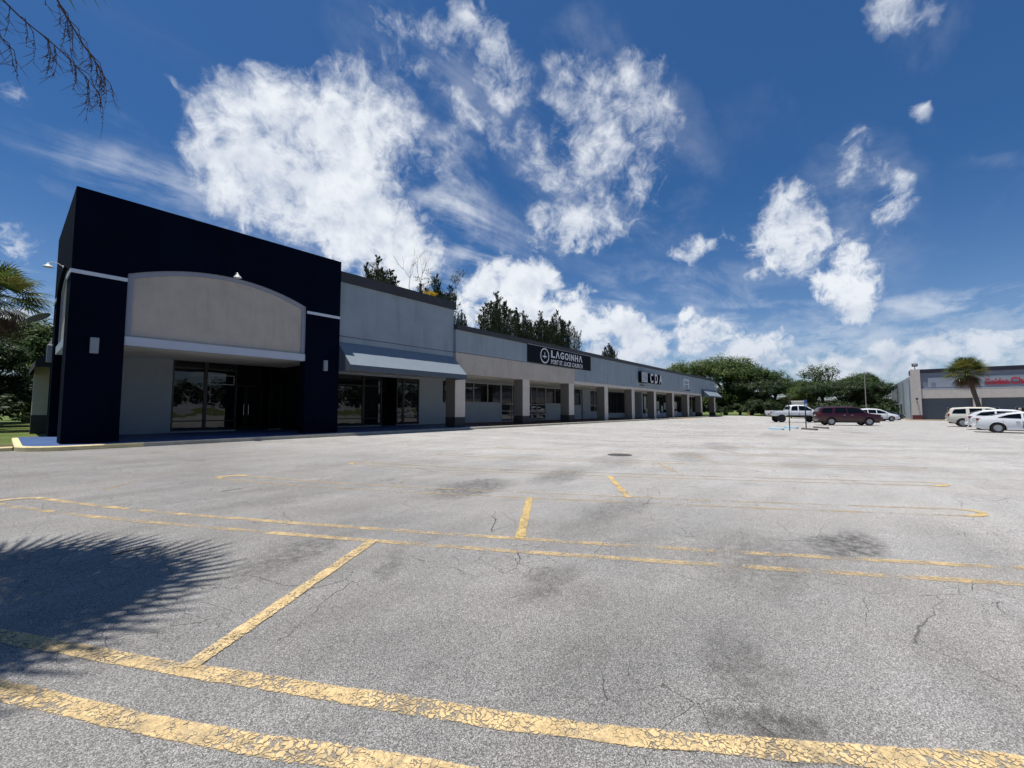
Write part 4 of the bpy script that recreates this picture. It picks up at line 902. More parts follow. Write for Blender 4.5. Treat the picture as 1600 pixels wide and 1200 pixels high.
def make_car(name, spec, paintm, label, group, cat, loc, rz):
    root = empty(name, loc, rz); tag(root, label, cat, group)
    L, Wd = spec['L']/2, spec['W']/2
    top, belt, zb = spec['top'], spec['belt'], spec['zb']
    tum = spec.get('tumble', 0.26); rw = spec['rw']; wx = spec['wx']
    def width(x):
        t = abs(x)/L; return Wd*(1-0.16*max(0, (t-0.72)/0.28)**2.2)
    def bl(x): return min(interp(belt, x), interp(top, x)-0.015)
    def hw(x, z):
        w = width(x); bz = bl(x)
        if z <= bz: return w*(1.0 - 0.045*max(0, (z-(bz-0.12))/0.12))
        return w*0.955 - tum*(z-bz)
    xs = sorted(set([round(-L+2*L*i/44, 3) for i in range(45)] + [round(t[0], 3) for t in top if -L < t[0] < L]))
    b = MB(); ring = None
    for x in xs:
        w = width(x); bz = bl(x); tz = interp(top, x); t = abs(x)/L
        z0 = zb + 0.16*max(0, (t-0.86)/0.14)
        zs = z0 + (bz-z0)*0.55
        half = [(0, z0), (w*0.86, z0), (w*0.955, z0+0.07), (w*0.99, z0+(zs-z0)*0.6), (w, zs), (w*0.992, bz-0.10), (w*0.955, bz)]
        g = tz-bz; hwt = hw(x, tz)
        half += [(hw(x, bz+g*0.5), bz+g*0.5), (hw(x, bz+g*0.86), bz+g*0.86), (hwt-0.05-min(0.03, g*.3), bz+g*0.97), (hwt*0.6, tz+0.0), (0, tz+0.012)]
        pts = [(x, -y, z) for (y, z) in half] + [(x, y, z) for (y, z) in half[-2:0:-1]]
        ring = len(pts); b.v.extend(pts)
    n = len(xs)
    for i in range(n-1):
        for k in range(ring): b.f.append((i*ring+k, i*ring+(k+1) % ring, (i+1)*ring+(k+1) % ring, (i+1)*ring+k)); b.m.append(0)
    b.f.append(tuple(range(ring-1, -1, -1))); b.m.append(0); b.f.append(tuple((n-1)*ring+k for k in range(ring))); b.m.append(0)
    body = b.build('body', [paintm, M['plastic']], root, smooth=True)
    cuts = []
    for x in wx:
        for s in (-1, 1):
            c = MB(); c.tube((x, s*(Wd-0.30), rw), (x, s*(Wd+0.3), rw), rw+0.055, n=28); cuts.append(c.build('c', [M['plastic']], root))
    bake_bool(body, cuts)
    md = body.modifiers.new('es', 'EDGE_SPLIT'); md.split_angle = R(38)
    # underside so that daylight does not show through the arches
    u = MB(); u.box(-L*0.93, L*0.93, -Wd*0.6, Wd*0.6, zb-0.06, zb+0.25); u.build('underbody', M['plastic'], root)
    # glass
    def side_glass(poly, nm='side_window'):
        for s in (-1, 1):
            m_ = MB(); x0_, x1_ = min(q[0] for q in poly), max(q[0] for q in poly); K = 10
            for k in range(K+1):
                xx = x0_+(x1_-x0_)*min(max(k/K, 0.004), 0.996); zz = []
                for i in range(len(poly)):
                    (xa, za), (xb, zb2) = poly[i], poly[(i+1) % len(poly)]
                    if abs(xa-xb) > 1e-6 and min(xa, xb) <= xx <= max(xa, xb): zz.append(za+(zb2-za)*(xx-xa)/(xb-xa))
                lo, hi = min(zz), max(zz)
                for q in range(4):
                    z = lo+(hi-lo)*q/3; m_.v.append((xx, s*(hw(xx, z)+0.014), z))
            for k in range(K):
                for q in range(3): m_.f.append((k*4+q, (k+1)*4+q, (k+1)*4+q+1, k*4+q+1)); m_.m.append(0)
            o = m_.build(nm, M['carglass'], root); md_ = o.modifiers.new('t', 'SOLIDIFY'); md_.thickness = 0.006; md_.offset = 0
    for poly in spec['glass']: side_glass(poly)
    def end_glass(x0, x1, nm):
        m_ = MB(); K = 6
        for k in range(K+1):
            x = x0+(x1-x0)*k/K; z = interp(top, x); hh = (hw(x, z)-0.13)
            dx = (interp(top, x+0.03)-interp(top, x-0.03)); nv = Vector((-dx, 0, 0.06)).normalized()*0.014
            for y in (-1, -0.5, 0, 0.5, 1): m_.v.append((x+nv.x, y*hh, z+nv.z+(0.010 if abs(y) < 1 else -0.004)))
        for k in range(K):
            for j in range(4): m_.f.append((k*5+j, k*5+j+1, (k+1)*5+j+1, (k+1)*5+j)); m_.m.append(0)
        m_.build(nm, M['carglass'], root, smooth=True)
    end_glass(*spec['wind'], 'windscreen')
    if spec.get('rear'): end_glass(*spec['rear'], 'rear_window')
    # wheels
    tyre = MB(); R0 = rw
    Mx = Matrix.Rotation(R(90), 4, 'X')
    tyre.lathe([(R0*0.60, -0.11), (R0*0.86, -0.125), (R0*0.97, -0.10), (R0, -0.06), (R0, 0.06), (R0*0.97, 0.10), (R0*0.86, 0.125), (R0*0.60, 0.11), (R0*0.60, -0.11)], (0, 0, 0), 26, M=Mx)
    rim = MB(); rim.lathe([(0.0, 0.03), (R0*0.50, 0.03), (R0*0.51, 0.09), (R0*0.63, 0.112), (R0*0.63, 0.08), (R0*0.6, -0.1)], (0, 0, 0), 26, M=Mx)
    for k in range(spec.get('spokes', 6)):
        t = 2*math.pi*k/spec.get('spokes', 6); d = Vector((math.cos(t), 0, math.sin(t))); p = Vector((-math.sin(t), 0, math.cos(t)))
        rim.obox(d*R0*0.32 + Vector((0, -0.075, 0)), d*R0*0.26, p*R0*0.065, Vector((0, 0.022, 0)))
    rim.tube((0, -0.03, 0), (0, -0.10, 0), R0*0.12, n=12)
    for x in wx:
        for s in (-1, 1):
            w = empty('wheel', (x, s*(Wd-0.13), rw)); w.parent = root
            if s > 0: w.rotation_euler = (0, 0, math.pi)
            tyre.build('tyre', M['rubber'], w, smooth=False); rim.build('rim', spec.get('rimm', M['rim']), w)
    # trim: lamps, handles, mirrors, bumpers, sills
    for s in (-1, 1):
        z = spec['tz']; w = width(-L+0.12)
        m_ = MB(); m_.prism([(-L+0.02, z-spec['th']), (-L+spec.get('tl', 0.28), z-spec['th']*0.6), (-L+spec.get('tl', 0.28)+0.05, z+spec['th']*0.7), (-L+0.05, z+spec['th'])], 'y', s*(w*0.78), s*(w+0.012)); m_.build('tail_lamp', M['taillight'], root)
        z = spec['hz']; w = width(L-0.15)
        m_ = MB(); m_.prism([(L-0.45, z-0.02), (L-0.06, z-0.08), (L-0.10, z+0.07), (L-0.5, z+0.09)], 'y', s*(w*0.72), s*(w+0.010)); m_.build('headlight', M['headlight'], root)
        for hx in spec['handles']:
            zz = bl(hx)-0.16; m_ = MB(); m_.box(hx-0.09, hx+0.09, s*(hw(hx, zz)+0.0), s*(hw(hx, zz)+0.035), zz-0.02, zz+0.02); m_.build('door_handle', spec.get('handm', paintm), root)
        mx_, mz = spec['mirror']; y = hw(mx_, mz)
        m_ = MB(); m_.obox((mx_, s*(y+0.13), mz), (0.06, 0, 0), (0, 0.11, 0), (0, 0, 0.08)); m_.box(mx_-0.02, mx_+0.03, s*(y-0.02), s*(y+0.06), mz-0.05, mz-0.01); m_.build('mirror', spec.get('mirm', paintm), root, bevel=0.02)
        for (xa, xb) in spec['doors']:
            m_ = MB()
            for xd in (xa, xb): m_.box(xd-0.006, xd+0.006, s*(hw(xd, bl(xd)-0.15)-0.012), s*(hw(xd, bl(xd)-0.15)+0.003), zb+0.14, bl(xd)-0.12)
            m_.build('door_gap', M['plastic'], root)
        m_ = MB(); m_.box(wx[0]+rw+0.1, wx[1]-rw-0.1, s*(Wd-0.06), s*(Wd+0.004), zb+0.005, zb+0.10); m_.build('sill', spec.get('sillm', M['plastic']), root)
    m_ = MB(); m_.box(-L-0.05, -L+0.10, -Wd*0.80, Wd*0.80, zb+0.12, zb+0.34); m_.build('rear_bumper', spec.get('bumpm', paintm), root, bevel=0.03)
    m_ = MB(); m_.box(L-0.08, L+0.05, -Wd*0.78, Wd*0.78, zb+0.10, zb+0.34); m_.build('front_bumper', spec.get('bumpm', paintm), root, bevel=0.03)
    m_ = MB(); m_.box(L-0.05, L+0.02, -Wd*0.5, Wd*0.5, zb+0.38, zb+0.55); m_.build('grille', M['plastic'], root)
    m_ = MB(); m_.box(-L-0.062, -L-0.045, -0.16, 0.16, spec['tz']-0.25, spec['tz']-0.10); m_.build('number_plate', M['letter'], root)
    return root

RZ = math.atan2(-0.89, 0.456)
pickup = dict(L=6.25, W=2.06, zb=0.78, rw=0.47, wx=(-1.85, 2.0), tumble=0.22, spokes=8, rimm=M['rimdark'],
    top=[(-3.13, 1.46), (-0.98, 1.46), (-0.90, 1.52), (-0.72, 2.06), (-0.5, 2.17), (0.0, 2.21), (0.75, 2.19), (1.0, 2.10), (1.75, 1.58), (1.85, 1.55), (2.85, 1.47), (3.05, 1.36), (3.13, 1.15)],
    belt=[(-3.13, 1.43), (3.13, 1.43)],
    glass=[[(-0.78, 1.50), (-0.62, 2.02), (-0.02, 2.06), (-0.02, 1.50)], [(0.10, 1.50), (0.10, 2.06), (0.80, 2.04), (0.98, 1.96), (1.55, 1.50)]],
    wind=(1.03, 1.74), rear=(-0.74, -0.88), tz=1.22, th=0.17, tl=0.12, hz=1.22, handles=(-0.35, 0.35), mirror=(1.35, 1.62), mirm=M['plastic'], doors=((-0.75, 0.08), (0.12, 1.25)), bumpm=M['chrome'])
truck = make_car('pickup_truck', pickup, M['car_white'], 'white lifted pickup truck parked beyond the two sign posts', 'vehicles parked in the near row', 'pickup truck', (63.6, 5.75, 0), RZ)
m_ = MB(); m_.box(-3.05, -1.02, -0.86, 0.86, 1.474, 1.478); m_.build('truck_bed', M['plastic'], truck)
m_ = MB()
for s in (-1, 1):
    m_.box(-3.10, -1.0, s*0.93, s*0.99, 1.47, 1.50)
m_.build('bed_rail', M['car_white'], truck)
suv = dict(L=5.7, W=2.06, zb=0.36, rw=0.41, wx=(-1.72, 1.62), tumble=0.22, spokes=6,
    top=[(-2.85, 1.10), (-2.80, 1.40), (-2.58, 1.82), (-2.4, 1.91), (-1.2, 1.96), (0.3, 1.95), (0.75, 1.88), (1.60, 1.30), (1.75, 1.25), (2.6, 1.14), (2.80, 1.0), (2.85, 0.85)],
    belt=[(-2.85, 1.28), (0.5, 1.22), (2.85, 1.10)],
    glass=[[(-2.55, 1.34), (-2.42, 1.78), (-1.52, 1.83), (-1.62, 1.33)], [(-1.38, 1.33), (-1.28, 1.84), (-0.32, 1.84), (-0.32, 1.30)], [(-0.22, 1.30), (-0.22, 1.84), (0.42, 1.81), (0.72, 1.74), (1.32, 1.30)]],
    wind=(0.80, 1.58), rear=(-2.60, -2.78), tz=1.22, th=0.16, tl=0.2, hz=0.95, handles=(-0.55, 0.1), mirror=(1.15, 1.38), doors=((-1.5, -0.27), (-0.25, 1.1)), handm=M['chrome'])
o = make_car('large_suv', suv, M['car_maroon'], 'dark maroon long sport utility vehicle parked in the middle of the lot', 'vehicles parked in the near row', 'car', (54.9, 0.55, 0), RZ-R(7))
o.scale = (0.94, 0.97, 0.97); o.location.x -= 0.3
m_ = MB()
for s in (-1, 1): m_.path([(-2.2, s*0.74, 1.95), (-1.9, s*0.74, 2.02), (0.0, s*0.74, 2.02), (0.3, s*0.74, 1.96)], [0.02]*4)
m_.build('roof_rail', M['plastic'], o)
van = dict(L=5.1, W=1.95, zb=0.24, rw=0.34, wx=(-1.5, 1.55), tumble=0.30, spokes=7,
    top=[(-2.55, 0.95), (-2.48, 1.30), (-2.25, 1.62), (-2.0, 1.70), (-0.8, 1.76), (0.1, 1.72), (0.55, 1.60), (1.55, 1.10), (1.75, 1.05), (2.35, 0.90), (2.52, 0.72), (2.55, 0.6)],
    belt=[(-2.55, 1.10), (0.5, 1.02), (2.55, 0.80)],
    glass=[[(-2.25, 1.18), (-2.02, 1.52), (-1.15, 1.58), (-1.15, 1.14)], [(-1.05, 1.14), (-1.05, 1.585), (-0.15, 1.57), (-0.15, 1.10)], [(-0.05, 1.10), (-0.05, 1.565), (0.35, 1.50), (1.20, 1.12), (1.2, 1.08)]],
    wind=(0.60, 1.52), rear=(-2.28, -2.46), tz=1.15, th=0.18, tl=0.25, hz=0.75, handles=(-0.3, 0.15), mirror=(1.0, 1.15), doors=((-1.1, -0.12), (-0.1, 1.05)))
make_car('minivan', van, M['car_white'], 'white minivan parked by the side wall of the far shop building', 'vehicles parked in the near row', 'minivan', (76.6, -2.2, 0), RZ-R(2))
csuv = dict(L=4.9, W=1.93, zb=0.38, rw=0.38, wx=(-1.45, 1.42), tumble=0.24, spokes=5,
    top=[(-2.45, 1.0), (-2.40, 1.25), (-2.18, 1.66), (-2.0, 1.77), (-1.0, 1.84), (0.2, 1.82), (0.55, 1.74), (1.20, 1.24), (1.35, 1.19), (2.2, 1.09), (2.42, 0.92), (2.45, 0.8)],
    belt=[(-2.45, 1.18), (2.45, 1.08)],
    glass=[[(-2.12, 1.24), (-1.98, 1.62), (-1.22, 1.68), (-1.22, 1.24)], [(-1.0, 1.24), (-1.0, 1.70), (-0.22, 1.70), (-0.22, 1.22)], [(-0.02, 1.22), (-0.02, 1.70), (0.35, 1.66), (0.98, 1.22)]],
    wind=(0.60, 1.18), rear=(-2.20, -2.38), tz=1.10, th=0.14, tl=0.14, hz=0.95, handles=(-0.35, 0.2), mirror=(0.85, 1.28), doors=((-1.1, -0.15), (-0.12, 1.0)), bumpm=M['car_cream'])
make_car('sport_utility_vehicle', csuv, M['car_cream'], 'cream boxy sport utility vehicle, leftmost of the three pale parked vehicles', 'pale vehicles parked in the far right row', 'car', (57.0, -9.3, 0), R(-93))
cross_ = dict(L=4.6, W=1.86, zb=0.26, rw=0.35, wx=(-1.35, 1.38), tumble=0.28, spokes=7,
    top=[(-2.3, 0.95), (-2.22, 1.15), (-1.95, 1.36), (-1.4, 1.55), (-0.5, 1.63), (0.2, 1.59), (0.5, 1.50), (1.35, 1.06), (1.5, 1.02), (2.1, 0.90), (2.28, 0.75), (2.3, 0.65)],
    belt=[(-2.3, 1.08), (0, 1.02), (2.3, 0.9)],
    glass=[[(-1.85, 1.16), (-1.55, 1.38), (-0.85, 1.47), (-0.85, 1.10)], [(-0.75, 1.10), (-0.75, 1.48), (0.05, 1.46), (0.05, 1.06)], [(0.12, 1.06), (0.12, 1.455), (0.35, 1.40), (1.02, 1.06)]],
    wind=(0.55, 1.32), rear=(-1.48, -2.15), tz=1.0, th=0.09, tl=0.35, hz=0.78, handles=(-0.5, 0.1), mirror=(0.9, 1.1), doors=((-0.9, 0.08), (0.1, 1.0)))
make_car('crossover', cross_, M['car_white'], 'white hatchback between the cream boxy vehicle and the white sedan, mostly hidden', 'pale vehicles parked in the far right row', 'car', (49.6, -9.4, 0), R(-93))
sedan = dict(L=4.95, W=1.86, zb=0.22, rw=0.34, wx=(-1.45, 1.48), tumble=0.30, spokes=10,
    top=[(-2.47, 0.85), (-2.42, 1.0), (-2.25, 1.09), (-1.75, 1.15), (-1.0, 1.36), (-0.35, 1.44), (0.25, 1.42), (0.5, 1.36), (1.35, 1.0), (1.5, 0.96), (2.2, 0.82), (2.42, 0.68), (2.47, 0.55)],
    belt=[(-2.47, 1.00), (0, 0.95), (2.47, 0.78)],
    glass=[[(-1.45, 1.05), (-0.95, 1.25), (-0.55, 1.32), (-0.38, 1.33), (-0.38, 1.00)], [(-0.28, 1.00), (-0.28, 1.34), (0.25, 1.32), (0.45, 1.26), (1.0, 0.99)]],
    wind=(0.53, 1.32), rear=(-1.02, -1.70), tz=0.92, th=0.08, tl=0.42, hz=0.70, handles=(-0.55, 0.15), mirror=(0.88, 1.02), doors=((-1.2, -0.34), (-0.32, 0.95)), handm=M['chrome'], sillm=M['car_white'], rimm=M['rim'])
make_car('sedan', sedan, M['car_white'], 'white sedan cut by the right edge of the picture, nearest of the parked vehicles', 'pale vehicles parked in the far right row', 'car', (44.2, -9.15, 0), R(-93))
make_car('sedan', sedan, M['car_dark'], 'dark blue sedan half hidden behind the white minivan', 'vehicles parked in the near row', 'car', (86.0, -3.6, 0), RZ+R(6))
# white box trailer behind the pickup
t = empty('box_trailer', (90.6, 7.7, 0), R(5)); tag(t, 'white box trailer whose top shows above the cab of the pickup truck', 'trailer')
m_ = MB(); m_.box(-1.6, 1.6, -0.9, 0.9, 0.55, 2.98); m_.build('trailer_body', M['car_cream'], t, bevel=0.04)
m_ = MB(); m_.box(-1.7, 1.7, -0.98, 0.98, 2.985, 3.12); m_.build('trailer_roof', M['white'], t, bevel=0.03)
for s in (-1, 1):
    w = MB(); w.tube((0, s*0.92, 0.33), (0, s*1.1, 0.33), 0.33, n=20); w.build('wheel', M['rubber'], t)
m_ = MB(); m_.box(1.6, 2.8, -0.05, 0.05, 0.45, 0.55); m_.build('tow_bar', M['plastic'], t)

# ================================================================ STREET FURNITURE
def sign_post(name, p, rz, label, panelm, h_=2.75):
    o = empty(name, (*p, 0), rz); tag(o, label, 'sign', 'parking sign posts')
    m_ = MB(); m_.box(-0.03, 0.03, -0.03, 0.03, 0, h_); m_.build('post', M['plastic'], o)
    m_ = MB(); m_.box(-0.19, 0.19, -0.045, -0.033, h_-0.62, h_-0.02); m_.build('sign_panel', panelm, o, bevel=0.003)
    m_ = MB(); m_.box(-0.17, 0.17, -0.049, -0.046, h_-0.60, h_-0.36); m_.build('sign_face', M['letter'], o)
    return o
M['signblue'] = mat('sign_blue', (0.05, 0.12, 0.32), 0.5)
sign_post('parking_sign', (37.6, 3.75), R(10), 'parking sign on a thin dark post, seen edge on, nearer of the two posts', M['signblue'], 2.55)
sign_post('parking_sign', (42.65, 3.1), R(-28), 'blue parking sign on a thin dark post, farther of the two posts', M['signblue'], 2.45)
M['stopblue'] = mat('pale_blue_concrete', (0.33, 0.50, 0.60), 0.8, var=0.15, vscale=6, bump=0.3)
M['stopgrey'] = mat('shaded_concrete', (0.11, 0.10, 0.09), 0.9, var=0.3, vscale=6, bump=0.4)  # unpainted concrete stops, shade put into the dark colour
def wheel_stop(p, rz, m, label):
    o = MB().prism([(-0.12, 0), (0.12, 0), (0.09, 0.13), (-0.09, 0.13)], 'x', -0.92, 0.92).build('wheel_stop', m, bevel=0.01)
    o.location = (*p, 0.002); o.rotation_euler = (0, 0, rz); tag(o, label, 'wheel stop', 'wheel stops under the sign posts')
wheel_stop((39.75, 4.85), R(34), M['stopblue'], 'pale blue wheel stop left of the two sign posts')
wheel_stop((43.1, 4.2), R(34), M['stopblue'], 'pale blue wheel stop between the two sign posts')
wheel_stop((40.6, 2.75), R(34), M['stopgrey'], 'dark grey wheel stop right of the nearer sign post')
wheel_stop((44.5, 2.2), R(34), M['stopgrey'], 'dark grey wheel stop right of the farther sign post')
o = MB().lathe([(0.0, 0.012), (0.36, 0.012), (0.38, 0.010), (0.42, 0.008), (0.42, 0.0)], (0, 0, 0), 24).build('manhole_cover', mat('dark_iron', (0.05, 0.047, 0.042), 0.7, var=0.3, vscale=8, bump=0.6, bscale=25))
o.location = (13.9, 6.45, gz(6.45)+0.002); tag(o, 'dark round manhole cover set in the asphalt in front of the shops', 'manhole cover')
o = empty('fire_hydrant', (103, 17.6, 0.28)); tag(o, 'small orange brown fire hydrant on the grass in front of the dark trees', 'fire hydrant')
hm = mat('hydrant_paint', (0.30, 0.12, 0.04), 0.5)
MB().lathe([(0, 0), (0.17, 0), (0.17, 0.06), (0.12, 0.08), (0.12, 0.55), (0.15, 0.57), (0.15, 0.62), (0.10, 0.72), (0.03, 0.78), (0.03, 0.84), (0, 0.84)], (0, 0, 0), 14).build('hydrant_body', hm, o, smooth=True)
MB().tube((0, -0.2, 0.42), (0, 0.2, 0.42), 0.06).build('nozzle', hm, o)
o = empty('utility_pole', (101.5, -1.9, 0)); tag(o, 'thin pale utility pole standing in front of the distant trees', 'pole')
MB().tube((0, 0, 0), (0, 0, 8.4), 0.085, 0.06, 10).build('pole', mat('pale_pole', (0.34, 0.31, 0.27), 0.8), o); MB().obox((0, 0, 7.9), (0.04, 0, 0), (0, 0.55, 0), (0, 0, 0.05)).build('crossarm', M['bark'], o)

# person walking behind the white cars
def person(loc, rz):
    V = []; E = []; RR = []
    def add(p, r, par=None):
        V.append(p); RR.append(r)
        if par is not None: E.append((par, len(V)-1))
        return len(V)-1
    pel = add((0, 0, 0.92), 0.15); wst = add((0, 0, 1.05), 0.13, pel); ch = add((0, 0.0, 1.25), 0.16, wst); ub = add((0, 0, 1.36), 0.13, ch); nk = add((0, 0, 1.45), 0.055, ub)
    jaw = add((0.015, 0, 1.53), 0.075, nk); hd = add((0.0, 0, 1.61), 0.095, jaw); add((0, 0, 1.68), 0.07, hd); add((0.105, 0, 1.585), 0.018, hd)
    for s in (-1, 1):
        add((0.0, s*0.095, 1.60), 0.02, hd)
        sh = add((0, s*0.18, 1.37), 0.068, ub); el = add((-0.03, s*0.25, 1.10), 0.048, sh); wr = add((0.06, s*0.25, 0.86), 0.030, el); pm = add((0.08, s*0.25, 0.78), 0.036, wr)
        for k, l in enumerate((0.075, 0.085, 0.08, 0.06)):
            a_ = add((0.06+0.018*k, s*0.252, 0.73), 0.010, pm); add((0.06+0.018*k+0.01, s*0.245, 0.73-l*0.6), 0.009, a_)
        th = add((0.115, s*0.245, 0.775), 0.011, pm); add((0.125, s*0.235, 0.74), 0.010, th)
        hip = add((0, s*0.09, 0.86), 0.10, pel); kn = add((0.06*s, s*0.10, 0.49), 0.065, hip); an = add((0.12*s-0.04, s*0.10, 0.09), 0.045, kn); add((0.12*s+0.10, s*0.11, 0.04), 0.040, an)
    me = bpy.data.meshes.new('person'); me.from_pydata(V, E, [])
    o = bpy.data.objects.new('person', me); COL.objects.link(o)
    md = o.modifiers.new('s', 'SKIN'); 
    for i, r in enumerate(RR): me.skin_vertices[0].data[i].radius = (r, r)
    me.skin_vertices[0].data[0].use_root = True
    s2 = o.modifiers.new('ss', 'SUBSURF'); s2.levels = s2.render_levels = 2
    dg = bpy.context.evaluated_depsgraph_get(); dg.update()
    nm = bpy.data.meshes.new_from_object(o.evaluated_get(dg)); o.modifiers.clear(); o.data = nm
    nm.materials.clear()
    for m in (mat('skin', (0.42, 0.26, 0.19), 0.6), mat('blue_shirt', (0.16, 0.18, 0.36), 0.9), mat('dark_trousers', (0.04, 0.045, 0.06), 0.9)): nm.materials.append(m)
    for p in nm.polygons:
        c = p.center
        p.material_index = 2 if c.z < 0.95 and abs(c.y) < 0.215 else (1 if c.z < 1.42 and not (c.z < 1.10 and abs(c.y) > 0.19) else 0); p.use_smooth = True
    hair = MB(); hair.lathe([(0.0, 0.115), (0.06, 0.10), (0.098, 0.05), (0.108, 0.0), (0.10, -0.05), (0.09, -0.05), (0.09, 0.02), (0.0, 0.09)], (-0.012, 0, 1.645), 16)
    h_ = hair.build('hair', mat('grey_hair', (0.32, 0.31, 0.30), 0.9), o, smooth=True)
    o.location = loc; o.rotation_euler = (0, 0, rz)
    tag(o, 'person with grey hair in a blue shirt standing behind the white sedan', 'person')
person((60.5, -12.12, 0.0), R(150))

# ================================================================ VEGETATION
def unit(v): return v/np.maximum(np.linalg.norm(v, axis=-1, keepdims=True), 1e-9)
def leaf_object(name, C, N, U, ls, ws, mats, parent=None, mi=None):
    """kite shaped leaves at C, long axis U, normal N, lengths ls, widths ws"""
    n = len(C); U = unit(U); S = unit(np.cross(N, U)); ls = ls[:, None]; ws = ws[:, None]
    V = np.stack([C - U*ls*0.5, C + S*ws*0.5 - U*ls*0.08, C + U*ls*0.5, C - S*ws*0.5 - U*ls*0.08], 1).reshape(-1, 3)
    me = bpy.data.meshes.new(name); me.vertices.add(4*n); me.vertices.foreach_set('co', V.astype(np.float32).ravel())
    me.loops.add(4*n); me.loops.foreach_set('vertex_index', np.arange(4*n, dtype=np.int32))
    me.polygons.add(n); me.polygons.foreach_set('loop_start', np.arange(0, 4*n, 4, dtype=np.int32)); me.polygons.foreach_set('loop_total', np.full(n, 4, dtype=np.int32))
    if not isinstance(mats, (list, tuple)): mats = [mats]
    for m in mats: me.materials.append(m)
    if mi is not None: me.polygons.foreach_set('material_index', mi.astype(np.int32))
    me.update(); me.validate()
    o = bpy.data.objects.new(name, me); COL.objects.link(o)
    if parent is not None: o.parent = parent
    return o
def rdir(n):
    v = RNG.normal(size=(n, 3)); return unit(v)
def puff_crown(clumps, npuff, nleaf, pr, size, up=0.5, flat=0.8):
    """clumps of small leaf puffs set on ellipsoids -> arrays"""
    C = []; N = []
    for (c, r) in clumps:
        c = np.array(c); r = np.array(r, float)
        d = rdir(npuff); d[:, 2] = np.abs(d[:, 2])*0.9 - 0.25*(RNG.random(npuff) < 0.45); d = unit(d)
        pc = c + d*r*(0.62 + 0.42*RNG.random((npuff, 1)))
        R_ = pr*(0.6+0.8*RNG.random((npuff, 1)))*r.mean()
        for i in range(npuff):
            q = rdir(nleaf); rr = RNG.random((nleaf, 1))**0.45
            C.append(pc[i] + q*rr*R_[i]*np.array([1, 1, flat])); N.append(unit(q*0.6 + d[i]*0.5 + np.array([0, 0, up]) + 0.5*rdir(nleaf)))
    return np.concatenate(C), np.concatenate(N)
def limbs(rng, h, r0, spread, n, lean=(0, 0)):
    b = MB(); top = Vector((lean[0], lean[1], h*0.45))
    b.path([(0, 0, -0.2), (lean[0]*.3, lean[1]*.3, h*0.2), top], [r0*1.25, r0, r0*0.8], 9)
    for i in range(n):
        t = 2*math.pi*i/n + rng.random(); e = Vector((math.cos(t)*spread*(0.5+0.5*rng.random()), math.sin(t)*spread*(0.5+0.5*rng.random()), h*(0.72+0.2*rng.random())))
        st = top*(0.75+0.25*rng.random()); mid = st.lerp(e, 0.5) + Vector((0, 0, -0.06*h))
        b.path([st, mid, e], [r0*0.5, r0*0.32, r0*0.12], 6)
        for k in range(3):
            e2 = e + Vector((rng.uniform(-1, 1), rng.uniform(-1, 1), rng.uniform(0.1, 0.9)))*spread*0.35
            b.path([mid.lerp(e, 0.5), mid.lerp(e2, 0.7), e2], [r0*0.2, r0*0.12, r0*0.05], 5)
    return b
def broad_tree(name, label, h, w, seed, leaf, n=8, leaves=40, puffs=56, flat=0.55, group=None, low=0.30, size=0.30):
    rg = random.Random(seed); o = empty(name, (0, 0, 0)); tag(o, label, 'tree', group)
    limbs(rg, h, 0.022*h+0.08, w*0.32, 6).build('trunk', M['bark'], o, smooth=True)
    cl = []
    for i in range(n):
        t = 2*math.pi*i/n + rg.random(); rr = w*0.28*(0.4+0.8*rg.random()); z = h*(low+0.18 + (0.80-low-0.18)*rg.random())
        cl.append(((math.cos(t)*rr, math.sin(t)*rr, z), (w*0.25*(0.8+0.4*rg.random()), w*0.25*(0.8+0.4*rg.random()), h*0.20*flat/0.55)))
    cl.append(((0, 0, h*0.76), (w*0.30, w*0.30, h*0.22)))
    cl.append(((0, 0, h*(low+0.15)), (w*0.40, w*0.40, h*0.2)))
    if low < 0.25:
        for i in range(5):
            t = 2*math.pi*i/5; cl.append(((math.cos(t)*w*0.3, math.sin(t)*w*0.3, h*0.22), (w*0.22, w*0.22, h*0.20)))
    C, N = puff_crown(cl, puffs, leaves, 0.33, size)
    k = len(C); U = np.cross(N, rdir(k)); ls = size*(0.6+0.8*RNG.random(k)); ws = ls*0.62
    leaf_object('crown', C, N, U, ls, ws, leaf, o)
    return o
